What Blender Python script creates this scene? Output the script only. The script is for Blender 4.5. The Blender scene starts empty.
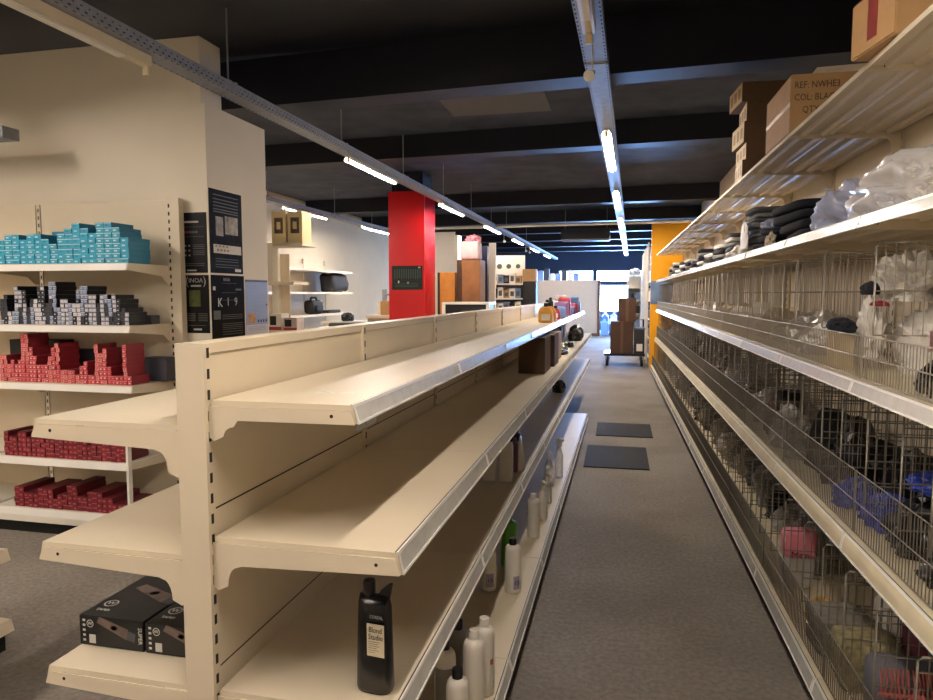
import bpy, bmesh, math, random
from mathutils import Vector, Matrix, noise
D = bpy.data; COL = bpy.context.scene.collection; SC = bpy.context.scene
rad = math.radians
random.seed(7)

# ------------------------------------------------------------------ camera, world, daylight, exposure
cam = D.cameras.new('camera'); cam.sensor_width = 36; cam.lens = 26.32; cam.clip_start = .05; cam.clip_end = 200
co = D.objects.new('camera', cam); COL.objects.link(co)
co.location = (0, 0, 1.5); co.rotation_euler = (rad(90 - 4.69), 0, rad(13.04)); SC.camera = co
W = D.worlds.new('sky'); SC.world = W; W.use_nodes = True
wb = W.node_tree.nodes['Background']; wb.inputs[0].default_value = (.50, .72, 1, 1); wb.inputs[1].default_value = 6
TUBE = 120.0                                  # radiance of a lit fluorescent tube
def area(name, loc, sx, sy, rot, col, p):
    l = D.lights.new(name, 'AREA'); l.shape = 'RECTANGLE'; l.size = sx; l.size_y = sy; l.color = col; l.energy = p
    o = D.objects.new(name, l); COL.objects.link(o); o.location = loc; o.rotation_euler = rot; return o
DAY = (.22, .46, 1)
area('daylight_upper_windows', (-1.2, 29.6, 2.25), 3.2, .55, (rad(90), 0, rad(180)), DAY, 90)
area('daylight_lower_window', (-.3, 29.6, 1.35), 1.7, 1.3, (rad(52), 0, rad(180)), DAY, 2400)
area('daylight_side_added', (2.9, 22, 1.5), 1.9, 7, (0, rad(50), 0), DAY, 160)  # added fill light from the side, tints the far floor blue
SC.view_settings.view_transform = 'Standard'; SC.view_settings.look = 'None'
SC.view_settings.exposure = 1.1; SC.view_settings.gamma = 1; SC.view_settings.use_curve_mapping = False

# ------------------------------------------------------------------ materials
def lin(h):
    h = h.lstrip('#'); v = [int(h[i:i+2], 16) / 255 for i in (0, 2, 4)]
    return tuple((x / 12.92 if x <= .04045 else ((x + .055) / 1.055) ** 2.4) for x in v)
MATS = {}
def M(name, hexc, rough=.5, metal=0, noise_amt=0, scale=8, bump=0, bscale=60, emit=0, spec=.5, coat=0):
    if name in MATS: return MATS[name]
    m = D.materials.new(name); m.use_nodes = True; nt = m.node_tree; N = nt.nodes; L = nt.links
    b = N['Principled BSDF']; c = lin(hexc)
    b.inputs['Base Color'].default_value = (*c, 1); b.inputs['Roughness'].default_value = rough
    b.inputs['Metallic'].default_value = metal; b.inputs['Specular IOR Level'].default_value = spec
    b.inputs['Coat Weight'].default_value = coat
    if emit:
        b.inputs['Emission Color'].default_value = (*c, 1); b.inputs['Emission Strength'].default_value = emit
    tc = None
    if noise_amt or bump: tc = N.new('ShaderNodeTexCoord')
    if noise_amt:
        n = N.new('ShaderNodeTexNoise'); n.inputs['Scale'].default_value = scale; n.inputs['Detail'].default_value = 5
        L.new(tc.outputs['Object'], n.inputs['Vector'])
        r = N.new('ShaderNodeValToRGB'); e = r.color_ramp.elements
        e[0].position = .3; e[1].position = .7
        e[0].color = (*[x * (1 - noise_amt) for x in c], 1); e[1].color = (*[min(1, x * (1 + noise_amt)) for x in c], 1)
        L.new(n.outputs['Fac'], r.inputs[0]); L.new(r.outputs[0], b.inputs['Base Color'])
    if bump:
        n2 = N.new('ShaderNodeTexNoise'); n2.inputs['Scale'].default_value = bscale; n2.inputs['Detail'].default_value = 4
        L.new(tc.outputs['Object'], n2.inputs['Vector'])
        bp = N.new('ShaderNodeBump'); bp.inputs['Strength'].default_value = bump; bp.inputs['Distance'].default_value = .01
        L.new(n2.outputs['Fac'], bp.inputs['Height']); L.new(bp.outputs[0], b.inputs['Normal'])
    MATS[name] = m; return m
def Mclear(name, hexc, solid=.4, rough=.25):
    if name in MATS: return MATS[name]
    m = D.materials.new(name); m.use_nodes = True; nt = m.node_tree; N = nt.nodes; L = nt.links
    b = N['Principled BSDF']; b.inputs['Base Color'].default_value = (*lin(hexc), 1); b.inputs['Roughness'].default_value = rough
    b.inputs['Specular IOR Level'].default_value = .9
    t = N.new('ShaderNodeBsdfTransparent'); mx = N.new('ShaderNodeMixShader'); lw = N.new('ShaderNodeLayerWeight')
    lw.inputs['Blend'].default_value = .35
    mp = N.new('ShaderNodeMapRange'); mp.inputs['To Min'].default_value = solid; mp.inputs['To Max'].default_value = min(1, solid + .45)
    L.new(lw.outputs['Facing'], mp.inputs['Value']); L.new(mp.outputs[0], mx.inputs[0])
    L.new(t.outputs[0], mx.inputs[1]); L.new(b.outputs[0], mx.inputs[2]); L.new(mx.outputs[0], N['Material Output'].inputs[0])
    MATS[name] = m; return m
cream = M('cream_enamel', '#ded0b6', .38, noise_amt=.03, scale=3)
creamwall = M('cream_wall_paint', '#e6dbc6', .75, noise_amt=.03, scale=2)
white = M('white_enamel', '#ece6d8', .4)
slotm = M('slot_dark', '#1a1712', .7)
railm = M('price_rail_plastic', '#cbcac4', .22, noise_amt=.08, scale=25, spec=.7)
railtop = M('price_rail_white', '#efece4', .3)
black = M('black_plastic', '#0d0d0f', .35)
blackmat = M('black_matte', '#0b0b0c', .8)
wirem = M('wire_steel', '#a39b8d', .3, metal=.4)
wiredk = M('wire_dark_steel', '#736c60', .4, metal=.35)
navy = M('ceiling_navy_black', '#090e1c', .6, noise_amt=.3, scale=1.2)
slabm = M('dark_concrete', '#353c4c', .8, noise_amt=.45, scale=3.2, bump=.3, bscale=25)
zinc = M('galvanised_steel', '#94969a', .6, metal=.25, noise_amt=.12, scale=20)
carton = M('brown_cardboard', '#b08a5c', .8, noise_amt=.06, scale=20)
cartondk = M('dark_cardboard', '#6d523b', .85, noise_amt=.08, scale=15)
tape = M('packing_tape', '#b79f86', .2, spec=.8)
red = M('red_lacquer', '#d2121a', .32, coat=.3)
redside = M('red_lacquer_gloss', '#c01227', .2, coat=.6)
yellow = M('yellow_paint', '#fbb004', .5, noise_amt=.04, scale=2)
paper = M('paper_white', '#e8e2d4', .7)
ink = M('ink_dark', '#16161a', .6)
tubem_on = M('tube_lit', '#fff2e7', .5, emit=TUBE)
tubem_off = M('tube_unlit', '#e6dfd0', .3)
clear = Mclear('clear_polythene', '#eceae8', .24, .12)
clearw = Mclear('milky_polythene', '#f0ebe2', .74, .28)
cleard = Mclear('clear_over_dark', '#8f8c88', .35, .18)
clearp = Mclear('clear_acrylic', '#cdd6dc', .14, .08)

# ------------------------------------------------------------------ mesh builder
class MB:
    def __init__(s): s.v = []; s.f = []; s.m = []; s.sm = []
    def add(s, vs, fs, m=0, sm=False):
        b = len(s.v); s.v += [tuple(p) for p in vs]
        for f in fs: s.f.append([i + b for i in f]); s.m.append(m); s.sm.append(sm)
        return s
    def box(s, x0, x1, y0, y1, z0, z1, m=0):
        return s.add([(x0,y0,z0),(x1,y0,z0),(x1,y1,z0),(x0,y1,z0),(x0,y0,z1),(x1,y0,z1),(x1,y1,z1),(x0,y1,z1)],
              [(0,3,2,1),(4,5,6,7),(0,1,5,4),(1,2,6,5),(2,3,7,6),(3,0,4,7)], m)
    def prism(s, poly, ax, a, b, m=0):
        n = len(poly)
        def P(u, v, w): return (u, w, v) if ax == 'y' else ((w, u, v) if ax == 'x' else (u, v, w))
        vs = [P(u, v, a) for u, v in poly] + [P(u, v, b) for u, v in poly]
        return s.add(vs, [list(range(n))[::-1], list(range(n, 2 * n))] + [(i, (i + 1) % n, n + (i + 1) % n, n + i) for i in range(n)], m)
    def tube(s, pts, r, n=6, m=0, sm=True):
        pts = [Vector(p) for p in pts]; rings = []
        for i, p in enumerate(pts):
            d = (pts[min(i + 1, len(pts) - 1)] - pts[max(i - 1, 0)]).normalized()
            u = d.cross(Vector((0, 0, 1)))
            if u.length < .05: u = d.cross(Vector((1, 0, 0)))
            u.normalize(); w = d.cross(u)
            rings.append([p + r * (math.cos(2*math.pi*k/n) * u + math.sin(2*math.pi*k/n) * w) for k in range(n)])
        vs = [q for R in rings for q in R]; fs = []
        for i in range(len(pts) - 1):
            for k in range(n): fs.append((i*n+k, i*n+(k+1)%n, (i+1)*n+(k+1)%n, (i+1)*n+k))
        s.add(vs, fs, m, sm)
        e = len(pts) - 1
        return s.add(rings[0] + rings[e], [list(range(n))[::-1], list(range(n, 2*n))], m)
    def lathe(s, prof, n=18, m=0, cx=0, cy=0, sx=1, sy=1):
        vs = [(cx + sx*r*math.cos(2*math.pi*k/n), cy + sy*r*math.sin(2*math.pi*k/n), z) for r, z in prof for k in range(n)]
        fs = [(i*n+k, i*n+(k+1)%n, (i+1)*n+(k+1)%n, (i+1)*n+k) for i in range(len(prof)-1) for k in range(n)]
        s.add(vs, fs, m, True)
        e = (len(prof)-1)*n
        return s.add([vs[k] for k in range(n)] + [vs[e+k] for k in range(n)], [list(range(n))[::-1], list(range(n, 2*n))], m)
    def mesh(s, name, mats, bev=0):
        me = D.meshes.new(name); me.from_pydata(s.v, [], s.f)
        for m in (mats if isinstance(mats, (list, tuple)) else [mats]): me.materials.append(m)
        me.polygons.foreach_set('material_index', s.m); me.polygons.foreach_set('use_smooth', s.sm)
        bm = bmesh.new(); bm.from_mesh(me); bmesh.ops.recalc_face_normals(bm, faces=bm.faces)
        if bev:
            bmesh.ops.remove_doubles(bm, verts=bm.verts, dist=1e-5)
            bmesh.ops.bevel(bm, geom=list(bm.edges), offset=bev, segments=2, affect='EDGES', clamp_overlap=True)
        bm.to_mesh(me); bm.free(); me.update(); return me
def obj(name, data, mats=None, parent=None, loc=(0,0,0), rz=0, bev=0):
    me = data.mesh(name, mats, bev) if isinstance(data, MB) else data
    o = D.objects.new(name, me); COL.objects.link(o); o.location = loc; o.rotation_euler = (0, 0, rz)
    if parent: o.parent = parent
    return o
def tag(o, label, cat, group=None, kind=None):
    o['label'] = label; o['category'] = cat
    if group: o['group'] = group
    if kind: o['kind'] = kind
    return o
def thing(name, label, cat, loc=(0,0,0), rz=0, group=None):
    o = D.objects.new(name, None); COL.objects.link(o); o.location = loc; o.rotation_euler = (0,0,rz); o.empty_display_size = .1
    return tag(o, label, cat, group)
def struct(name, mb, mats): o = obj(name, mb, mats); o['kind'] = 'structure'; return o
def bx(*a): return MB().box(*a)
ORD = 'zeroth first second third fourth fifth sixth seventh eighth ninth tenth eleventh twelfth thirteenth fourteenth fifteenth sixteenth seventeenth eighteenth nineteenth twentieth'.split()
def nth(i):
    if i <= 20: return ORD[i]
    if i < 30: return 'twenty-' + ORD[i - 20]
    if i == 30: return 'thirtieth'
    return 'thirty-' + ORD[i - 30] if i < 40 else 'fortieth-plus'
def text(s, size, loc, rot, m, parent, name='lettering', sx=1):
    cu = D.curves.new('t', 'FONT'); cu.body = s; cu.size = size; cu.extrude = .0004; cu.align_x = 'CENTER'; cu.align_y = 'CENTER'
    cu.resolution_u = 2
    t = D.objects.new('t', cu); COL.objects.link(t)
    me = D.meshes.new_from_object(t.evaluated_get(bpy.context.evaluated_depsgraph_get()))
    D.objects.remove(t); me.materials.clear(); me.materials.append(m)
    o = D.objects.new(name, me); COL.objects.link(o); o.location = loc; o.rotation_euler = rot; o.scale = (sx, 1, 1)
    if parent: o.parent = parent
    return o
FRONT = (rad(90), 0, 0)             # lettering that faces -Y
RIGHT = (rad(90), 0, rad(90))       # lettering that faces +X
LEFT = (rad(90), 0, rad(-90))       # lettering that faces -X
def crumple(rx, ry, rz, seed, sub=3, amp=.28, freq=2.2, flat=.55, stretch=1.0):
    bm = bmesh.new(); bmesh.ops.create_icosphere(bm, subdivisions=sub, radius=1)
    o = Vector((seed * 3.1, seed * 1.7, seed * .9)); vs = []
    for v in bm.verts:
        p = v.co.copy(); q = Vector((p.x, p.y * stretch, p.z + .35 * p.x)) * freq
        k = 1 + amp * (1 - 3 * abs(noise.noise(q + o))) + .27 * amp * (1 - 3 * abs(noise.noise(q * 2.6 + o))) + amp * .9 * noise.noise(p * 1.1 + o)
        p *= max(.35, k); p.z = max(p.z, -flat) + flat
        vs.append((p.x * rx, p.y * ry, p.z * rz))
    fs = [[v.index for v in f.verts] for f in bm.faces]; bm.free()
    ext = [max(abs(v[i]) for v in vs) for i in (0, 1)]; hz = max(v[2] for v in vs)
    kx, ky, kz = rx * 1.15 / ext[0], ry * 1.15 / ext[1], rz * 1.7 / hz
    return MB().add([(a * kx, b * ky, c * kz) for a, b, c in vs], fs)
def softbox(w, d, h, seed=0, e=.3, amp=.03, nu=28, nv=12, freq=6):
    def sg(x, q): return math.copysign(abs(x) ** q, x)
    o = Vector((seed * 2.3, seed, seed * .7)); vs = []; fs = []
    for j in range(nv + 1):
        ph = -math.pi/2 + math.pi * j / nv
        for i in range(nu):
            th = 2 * math.pi * i / nu
            p = Vector((sg(math.cos(ph), e) * sg(math.cos(th), e) * w/2, sg(math.cos(ph), e) * sg(math.sin(th), e) * d/2, sg(math.sin(ph), e) * h/2))
            n = noise.noise(p * freq + o); q = p * (1 + amp * n * 2); q.z = max(q.z + amp * h * noise.noise(p * freq * 2 + o), -h/2 * 1.0) + h/2
            vs.append(q)
    for j in range(nv):
        for i in range(nu): fs.append((j*nu+i, j*nu+(i+1) % nu, (j+1)*nu+(i+1) % nu, (j+1)*nu+i))
    return MB().add(vs, fs, 0, True)

# ------------------------------------------------------------------ setting
fm = M('grey_brown_carpet', '#8d857b', .92, noise_amt=.20, scale=45, bump=.5, bscale=160, spec=.25)
nt = fm.node_tree; fb = nt.nodes['Principled BSDF']                        # worn streaks and stains in the carpet
tcn = nt.nodes.new('ShaderNodeTexCoord'); sn = nt.nodes.new('ShaderNodeTexNoise'); sn.inputs['Scale'].default_value = 1.3; sn.inputs['Detail'].default_value = 6
nt.links.new(tcn.outputs['Object'], sn.inputs['Vector']); rr = nt.nodes.new('ShaderNodeValToRGB')
rr.color_ramp.elements[0].position = .32; rr.color_ramp.elements[0].color = (.72, .70, .69, 1); rr.color_ramp.elements[1].position = .62; rr.color_ramp.elements[1].color = (1, 1, 1, 1)
nt.links.new(sn.outputs['Fac'], rr.inputs[0]); mxn = nt.nodes.new('ShaderNodeMix'); mxn.data_type = 'RGBA'; mxn.blend_type = 'MULTIPLY'; mxn.inputs[0].default_value = 1
src = fb.inputs['Base Color'].links[0].from_socket
nt.links.new(src, mxn.inputs[6]); nt.links.new(rr.outputs[0], mxn.inputs[7]); nt.links.new(mxn.outputs[2], fb.inputs['Base Color'])
struct('floor', bx(-6.4, 3.2, -4, 29.3, -.1, 0), fm)
struct('ceiling', bx(-6.4, 3.2, 4.96, 29.3, 3.35, 3.5), slabm)
struct('ceiling_near', bx(-6.4, 3.2, -4, 4.96, 3.35, 3.5), navy)  # near stretch of ceiling, a darker navy than the slab beyond
struct('wall_back', bx(-6.4, 3.2, -4.2, -4, 0, 3.35), creamwall)
struct('wall_left', bx(-6.6, -6.3, -4.2, 18.2, 0, 3.35), creamwall)
struct('wall_left_rear', bx(-6.6, -6.3, 18.2, 29.3, 0, 3.35), M('wall_navy', '#141a28', .7))
struct('wall_right', bx(1.5, 1.7, -4.2, 15, 0, 3.35), creamwall)
wr = MB().box(2.5, 2.7, 15, 18.5, 0, 3.35).box(2.5, 2.7, 25.5, 29.3, 0, 3.35).box(2.5, 2.7, 18.5, 25.5, 0, .55).box(2.5, 2.7, 18.5, 25.5, 2.45, 3.35).box(1.5, 2.7, 14.8, 15, 0, 3.35)
struct('wall_right_rear', wr, creamwall)
greyw = M('wall_grey_navy', '#232a3a', .7)
wf = MB()
for a in [(-6.4,-2.75,0,3.35),(-2.75,.75,2.5,3.35),(-1.28,-1.2,1.96,2.5),(.75,3.2,0,3.35),(-2.75,-1.05,0,1.98),(-1.05,.75,1.9,1.98),(-1.05,.75,0,.75)]: wf.box(a[0], a[1], 29.0, 29.2, a[2], a[3])
struct('wall_far', wf, greyw)
pane = Mclear('window_pane_glass', '#e8f0f8', .04, .05)
framem = M('window_frame_paint', '#3d4654', .5)
for i, (x0, x1, z0, z1) in enumerate([(-2.75,-1.28,1.98,2.5),(-1.2,.75,1.98,2.5),(-1.05,.75,.75,1.9)]):
    w = struct('window_%d' % (i+1), MB().box(x0,x1,29.04,29.09,z0,z0+.04).box(x0,x1,29.04,29.09,z1-.04,z1).box(x0,x0+.04,29.04,29.09,z0+.04,z1-.04).box(x1-.04,x1,29.04,29.09,z0+.04,z1-.04), framem)
    obj('pane', bx(x0+.04, x1-.04, 29.06, 29.07, z0+.04, z1-.04), pane, w)
w = struct('window_4', MB().box(2.56,2.62,18.5,25.5,.55,.6).box(2.56,2.62,18.5,25.5,2.4,2.45).box(2.56,2.62,21.97,22.03,.6,2.4), framem)  # added side window, an opening for the blue fill light
for y0, y1 in ((18.5,21.97),(22.03,25.5)): obj('pane', bx(2.585, 2.595, y0, y1, .6, 2.4), pane, w)
# white block the left shelving stands against, and the lower return beside it
struct('wall_block', MB().box(-6.3, -2.66, 3.97, 4.2, 0, 3.13), creamwall)
struct('wall_return', MB().box(-2.98, -2.62, 3.95, 4.69, 0, 2.71), creamwall)
# dark beams, set a few degrees askew to the shelving
for i, y in enumerate([.2, 2.55, 4.96, 7.73, 12.4, 15.4, 18.0, 20.6, 23.2, 25.8]):
    b = struct('beam_%d' % (i+1), bx(-6.2, 5.2, -.13, .13, 2.98 if y < 6 else 3.09, 3.36), navy); b.location = (-.04, y, 0); b.rotation_euler = (0, 0, rad(-4))
    b.data.transform(Matrix.Identity(4))
struct('trim_ceiling_panel', bx(-1.75, -.75, 5.25, 7.0, 3.325, 3.352), M('ceiling_panel_grey', '#5a5b60', .7))
struct('trim_duct_pipe', MB().tube([(-3.8, 13.6, 2.84), (1.2, 12.9, 2.8)], .03, 8), white)
part_m = M('partition_board', '#c4b09c', .8, noise_amt=.03)
struct('partition', bx(-3.9, -.95, 24.8, 24.9, 0, 1.99), part_m)
struct('trim_partition_edge', bx(-.95, -.86, 24.78, 24.92, 0, 2.0), M('brown_trim', '#5d3c26', .6))
struct('trim_partition_skirting', bx(-3.9, -.95, 24.77, 24.8, 0, .1), MATS['brown_trim'])
# yellow pillar wall at the end of the basket shelving
py = struct('pillar_yellow', bx(.50, 1.5, 14.2, 14.42, 0, 2.93), yellow)
struct('trim_pillar_top', bx(.52, 1.5, 14.19, 14.44, 2.93, 2.97), navy)
bp = M('blue_band_print', '#6f87a8', .6, noise_amt=.3, scale=4)
struct('trim_blue_band', bx(.499, 1.4, 14.192, 14.2, 1.3, 1.76), bp)

# ------------------------------------------------------------------ shelving pieces
def tray(d, s, L=1.0, lip=.045, ribs=True):
    m = MB(); X = lambda u: s * u
    def B(u0, u1, y0, y1, z0, z1, k=0): m.box(min(X(u0),X(u1)), max(X(u0),X(u1)), y0, y1, z0, z1, k)
    B(.004, d-.003, .0015, L-.0015, -.013, 0)
    m.prism([(X(a), b) for a, b in [(d-.004,0),(d-.001,0),(d+.0085,-lip),(d+.004,-lip),(d-.006,-.0132)]], 'y', .0015, L-.0015)
    if ribs:
        for u in (.3, .62): m.prism([(X(d*u-.02), -.013),(X(d*u+.02), -.013),(X(d*u+.012), -.026),(X(d*u-.012), -.026)], 'y', .03, L-.03)
    return m
def rail(d, s, L=1.0, lip=.045):
    m = MB()
    m.prism([(s*a, b) for a, b in [(d-.0005,-.006),(d+.002,-.006),(d+.0125,-lip-.001),(d+.0095,-lip-.001)]], 'y', .004, L-.004, 0)
    m.prism([(s*a, b) for a, b in [(d-.003,.0015),(d+.001,.0015),(d+.0025,-.006),(d-.0005,-.006)]], 'y', .004, L-.004, 1)
    m.prism([(s*a, b) for a, b in [(d+.0090,-lip-.001),(d+.0150,-lip-.001),(d+.0140,-lip+.004),(d+.0085,-lip+.004)]], 'y', .004, L-.004, 1)
    m.box(min(s*(d-.0075), s*(d-.0045)), max(s*(d-.0075), s*(d-.0045)), .004, L-.004, .0001, .0005, 2)
    for y in (.004, L-.010): m.prism([(s*a, b) for a, b in [(d+.002,-.006),(d+.004,-.006),(d+.0145,-lip),(d+.0115,-lip)]], 'y', y, y+.006, 1)
    return m
def bracket(d, s, lip=.045, back=.1):
    pts = [(0,-.0135),(d-.004,-.0135),(d+.0075,-lip+.001),(d+.006,-lip-.002),(.075,-lip-.016 if back > .09 else -lip-.004)]
    for k in range(6):
        a = k / 5 * math.pi / 2
        pts.append((.064 - .026 * math.sin(a) , -lip-.02 - (back-lip-.02) * (1 - math.cos(a))))
    pts += [(.03,-back-.004),(.012,-back-.012),(0,-back-.004)]
    m = MB().prism([(s*a, b) for a, b in pts], 'y', -.0022, .0012, 0)
    m.lathe([(.0045, -.0028), (.0045, -.0022)], 8, 1)        # small screw
    n = len(m.v) - 32
    for i in range(n, len(m.v)):
        x, y, z = m.v[i]; m.v[i] = (s*(d-.05) + x, z, y - lip*.62)
    for k in range(3):
        m.box(min(s*-.008, s*.0), max(s*-.008, s*.0), -.001, .001, -.02-.03*k-.012, -.02-.03*k)
    return m
def upright(w0, w1, h, faces, depth=.03):
    m = MB().box(w0, w1, -depth/2, depth/2, 0, h)
    for xf, s in faces:
        z = .1
        while z < h - .02:
            m.box(min(xf, xf+s*.0006), max(xf, xf+s*.0006), -.004, .006, z, z+.024, 1); z += .05
    return m

# ------------------------------------------------------------------ gondola in the middle
GX, GY, NB = -.955, 1.42, 9
g = thing('gondola_shelving', 'long double-sided cream gondola shelving run along the aisle, mostly empty', 'shelving', (GX, GY, 0))
um = upright(-.076, 0, 1.384, [(0, 1), (-.076, -1)]).mesh('upright', [cream, slotm])
for n in range(NB + 1):
    obj('upright', um, None, g, (0, n, 0))
for k in (0, 1):
    m = MB(); x0 = -.012 if k == 0 else -.068
    for z0, z1 in ((.1,.178),(.18,.578),(.58,.978),(.98,1.36)):
        m.box(x0, x0+.004, .016, .984, z0+.0015, z1-.0015)
        m.box(x0+.001, x0+.003, .016, .984, z1-.002, z1+.002, 1)
    pm = m.mesh('back_panel', [cream, slotm])
    for n in range(NB): obj('back_panel', pm, None, g, (0, n, 0))
capm = MB().box(-.074, -.004, .0155, .9845, 1.36, 1.384).mesh('top_cap', cream)
for n in range(NB): obj('top_cap', capm, None, g, (0, n, 0))
LV = [(1.250, .362, 1, .042, .085), (.918, .465, 1, .050, .118), (.532, .450, 1, .050, .118),
      (1.185, .425, -1, .045, .115), (.865, .420, -1, .045, .115), (.532, .420, -1, .045, .115)]
for z, d, s, lip, bk in LV:
    x0 = .001 if s > 0 else -.077
    tm = tray(d, s, 1, lip).mesh('shelf', cream); rm = rail(d, s, 1, lip).mesh('price_rail', [railm, railtop, slotm]); bm_ = bracket(d, s, lip, bk).mesh('shelf_bracket', [cream, slotm])
    for n in range(NB):
        if s < 0 and n > 5: continue
        sh = obj('shelf', tm, None, g, (x0, n, z))
        if s > 0: obj('price_rail', rm, None, sh)
    for n in range(NB + 1 if s > 0 else 7): obj('shelf_bracket', bm_, None, g, (x0, n + (-.0005 if n == 0 else 0), z))
bt = tray(.557, 1, 1, .05, False).mesh('base_shelf', cream); br = rail(.557, 1, 1, .05).mesh('price_rail', [railm, railtop, slotm])
for n in range(6):
    Lx = 1
    sh = obj('base_shelf', bt, None, g, (.001, n + (.05 if n == 5 else 0) * 0, .14)); obj('price_rail', br, None, sh)
    obj('kick_plate', bx(.50, .535, n + .001, n + .999, 0, .092), blackmat, g)
    obj('base_foot', bx(.001, .50, n + .0, n + .03, 0, .12), cream, g)
sh = obj('base_shelf', tray(.557, 1, .40, .05, False), cream, g, (.001, 6, .14)); obj('price_rail', rail(.557, 1, .40, .05), [railm, railtop, slotm], sh)
obj('kick_plate', bx(.50, .535, 6.001, 6.4, 0, .092), blackmat, g)
obj('kick_plate', bx(.06, .09, 6.4, 9, 0, .45), blackmat, g)
btl = tray(.50, -1, 1, .05, False).mesh('base_shelf', cream)
for n in range(6): obj('base_shelf', btl, None, g, (-.077, n, .14)); obj('kick_plate', bx(-.52, -.49, n + .001, n + .999, 0, .09), blackmat, g)
# leftovers stuck to the top shelf
tag(obj('sticker_remnant', MB().add([(0,0,0),(.05,.005,.0),(.045,.03,.001),(.02,.022,.004),(-.004,.03,.0)], [(0,1,2,3,4)]).add([(.06,.01,0),(.1,.02,0),(.09,.045,.002),(.062,.04,0)], [(0,1,2,3)]), paper, None, (-.757, 1.57, 1.2512)), 'torn white sticker scrap stuck on the empty top shelf', 'sticker')
h = obj('label_holder', MB().box(-.0015, .0015, 0, .13, 0, .026).box(-.002, .008, 0, .13, .024, .027), clearp, None, (-.60, 1.46, 1.181)); tag(h, 'clear plastic label holder hanging under the top shelf front corner', 'label holder')

# second gondola, only its far shelf tips reach the picture
g2 = thing('gondola_shelving', 'cream gondola shelving whose far shelf tips poke in by the wall of cartons', 'shelving', (-2.953, 2.26, 0))
for n in range(4): obj('upright', um, None, g2, (0, -n - .02, 0))
for n in range(3):
    obj('back_panel', pm, None, g2, (0, -n - 1.02, 0))
for z, d in ((.445, .47), (.142, .47)):
    tm = tray(d, 1, 1, .05).mesh('shelf', cream)
    for n in range(3): obj('shelf', tm, None, g2, (.001, -n - 1.0, z))
    obj('shelf_bracket', bracket(d, 1, .05, .1).mesh('shelf_bracket', [cream, slotm]), None, g2, (.001, .002, z))
obj('kick_plate', bx(.40, .43, -3, 0, 0, .085), blackmat, g2)

# ------------------------------------------------------------------ wire basket shelving along the right of the aisle
RA = rad(.92); CR, SR = math.cos(RA), math.sin(RA)
def RP(x, y, z=0): return (x*CR - y*SR, x*SR + y*CR, z)
bs = thing('basket_shelving', 'tall cream shelving run with wire basket tiers filling the side of the aisle', 'shelving', (0,0,0), RA)
BY0, BN, BXB = .52, 13, 1.27
cw = M('shelf_cream_aged', '#d9cbab', .45, noise_amt=.10, scale=9)
um2 = upright(-.0, .06, 2.27, [(0, -1)]).mesh('upright', [cream, slotm])
m = MB(); zz = [.1,.35,.7,1.05,1.4,1.75,2.1,2.26]
for a, b in zip(zz, zz[1:]): m.box(.012, .018, .016, .984, a+.0015, b-.0015)
pm2 = m.mesh('back_panel', [cream])
for n in range(BN + 1): obj('upright', um2, None, bs, (BXB, BY0 + n, 0))
for n in range(BN): obj('back_panel', pm2, None, bs, (BXB, BY0 + n, 0))
TL = [(2.255, .47, .026, .115), (1.758, .47, .04, .115), (1.211, .47, .045, .1), (.68, .475, .062, .1)]
for i, (z, d, lip, bk) in enumerate(TL):
    tm = tray(d, -1, 1, lip)
    if i == 0:
        for u in (.12, .28, .45, .7, .88): tm.prism([(-(d*u-.016), -.013),(-(d*u+.016), -.013),(-(d*u+.01), -.028),(-(d*u-.01), -.028)], 'y', .02, .98)
    tm = tm.mesh('shelf', cw if i > 1 else cream); rm = rail(d, -1, 1, lip).mesh('price_rail', [railm if i < 3 else cw, railtop, slotm]); bm_ = bracket(d, -1, lip, bk).mesh('shelf_bracket', [cream, slotm])
    for n in range(BN):
        sh = obj('shelf', tm, None, bs, (BXB, BY0 + n, z))
        if i: obj('price_rail', rm, None, sh)
        obj('shelf_bracket', bm_, None, bs, (BXB, BY0 + n, z))
bt2 = tray(.55, -1, 1, .055, False).mesh('base_shelf', cw); br2 = rail(.55, -1, 1, .055).mesh('price_rail', [railm, railtop, slotm])
for n in range(BN):
    sh = obj('base_shelf', bt2, None, bs, (BXB, BY0 + n, .145)); obj('price_rail', br2, None, sh)
obj('kick_plate', bx(.745, .775, BY0, BY0 + BN, 0, .09), blackmat, bs)
# wire fences on the fronts of the tiers
def fence(h, hz):
    m = MB(); r = .0018
    for k in range(46):
        y = .012 + k * .976 / 45; m.tube([(0, y, 0), (0, y, h)], r, 4)
    for z in hz: m.tube([(-.002, .006, z), (-.002, .994, z)], .0026, 4)
    for y in (.006, .994): m.tube([(0, y, 0), (0, y, h)], .003, 4)
    return m
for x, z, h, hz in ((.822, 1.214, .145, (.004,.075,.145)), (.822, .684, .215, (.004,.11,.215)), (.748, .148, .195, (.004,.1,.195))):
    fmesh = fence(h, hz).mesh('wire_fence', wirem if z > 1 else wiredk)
    for n in range(BN): obj('wire_fence', fmesh, None, bs, (x, BY0 + n, z))
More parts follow.
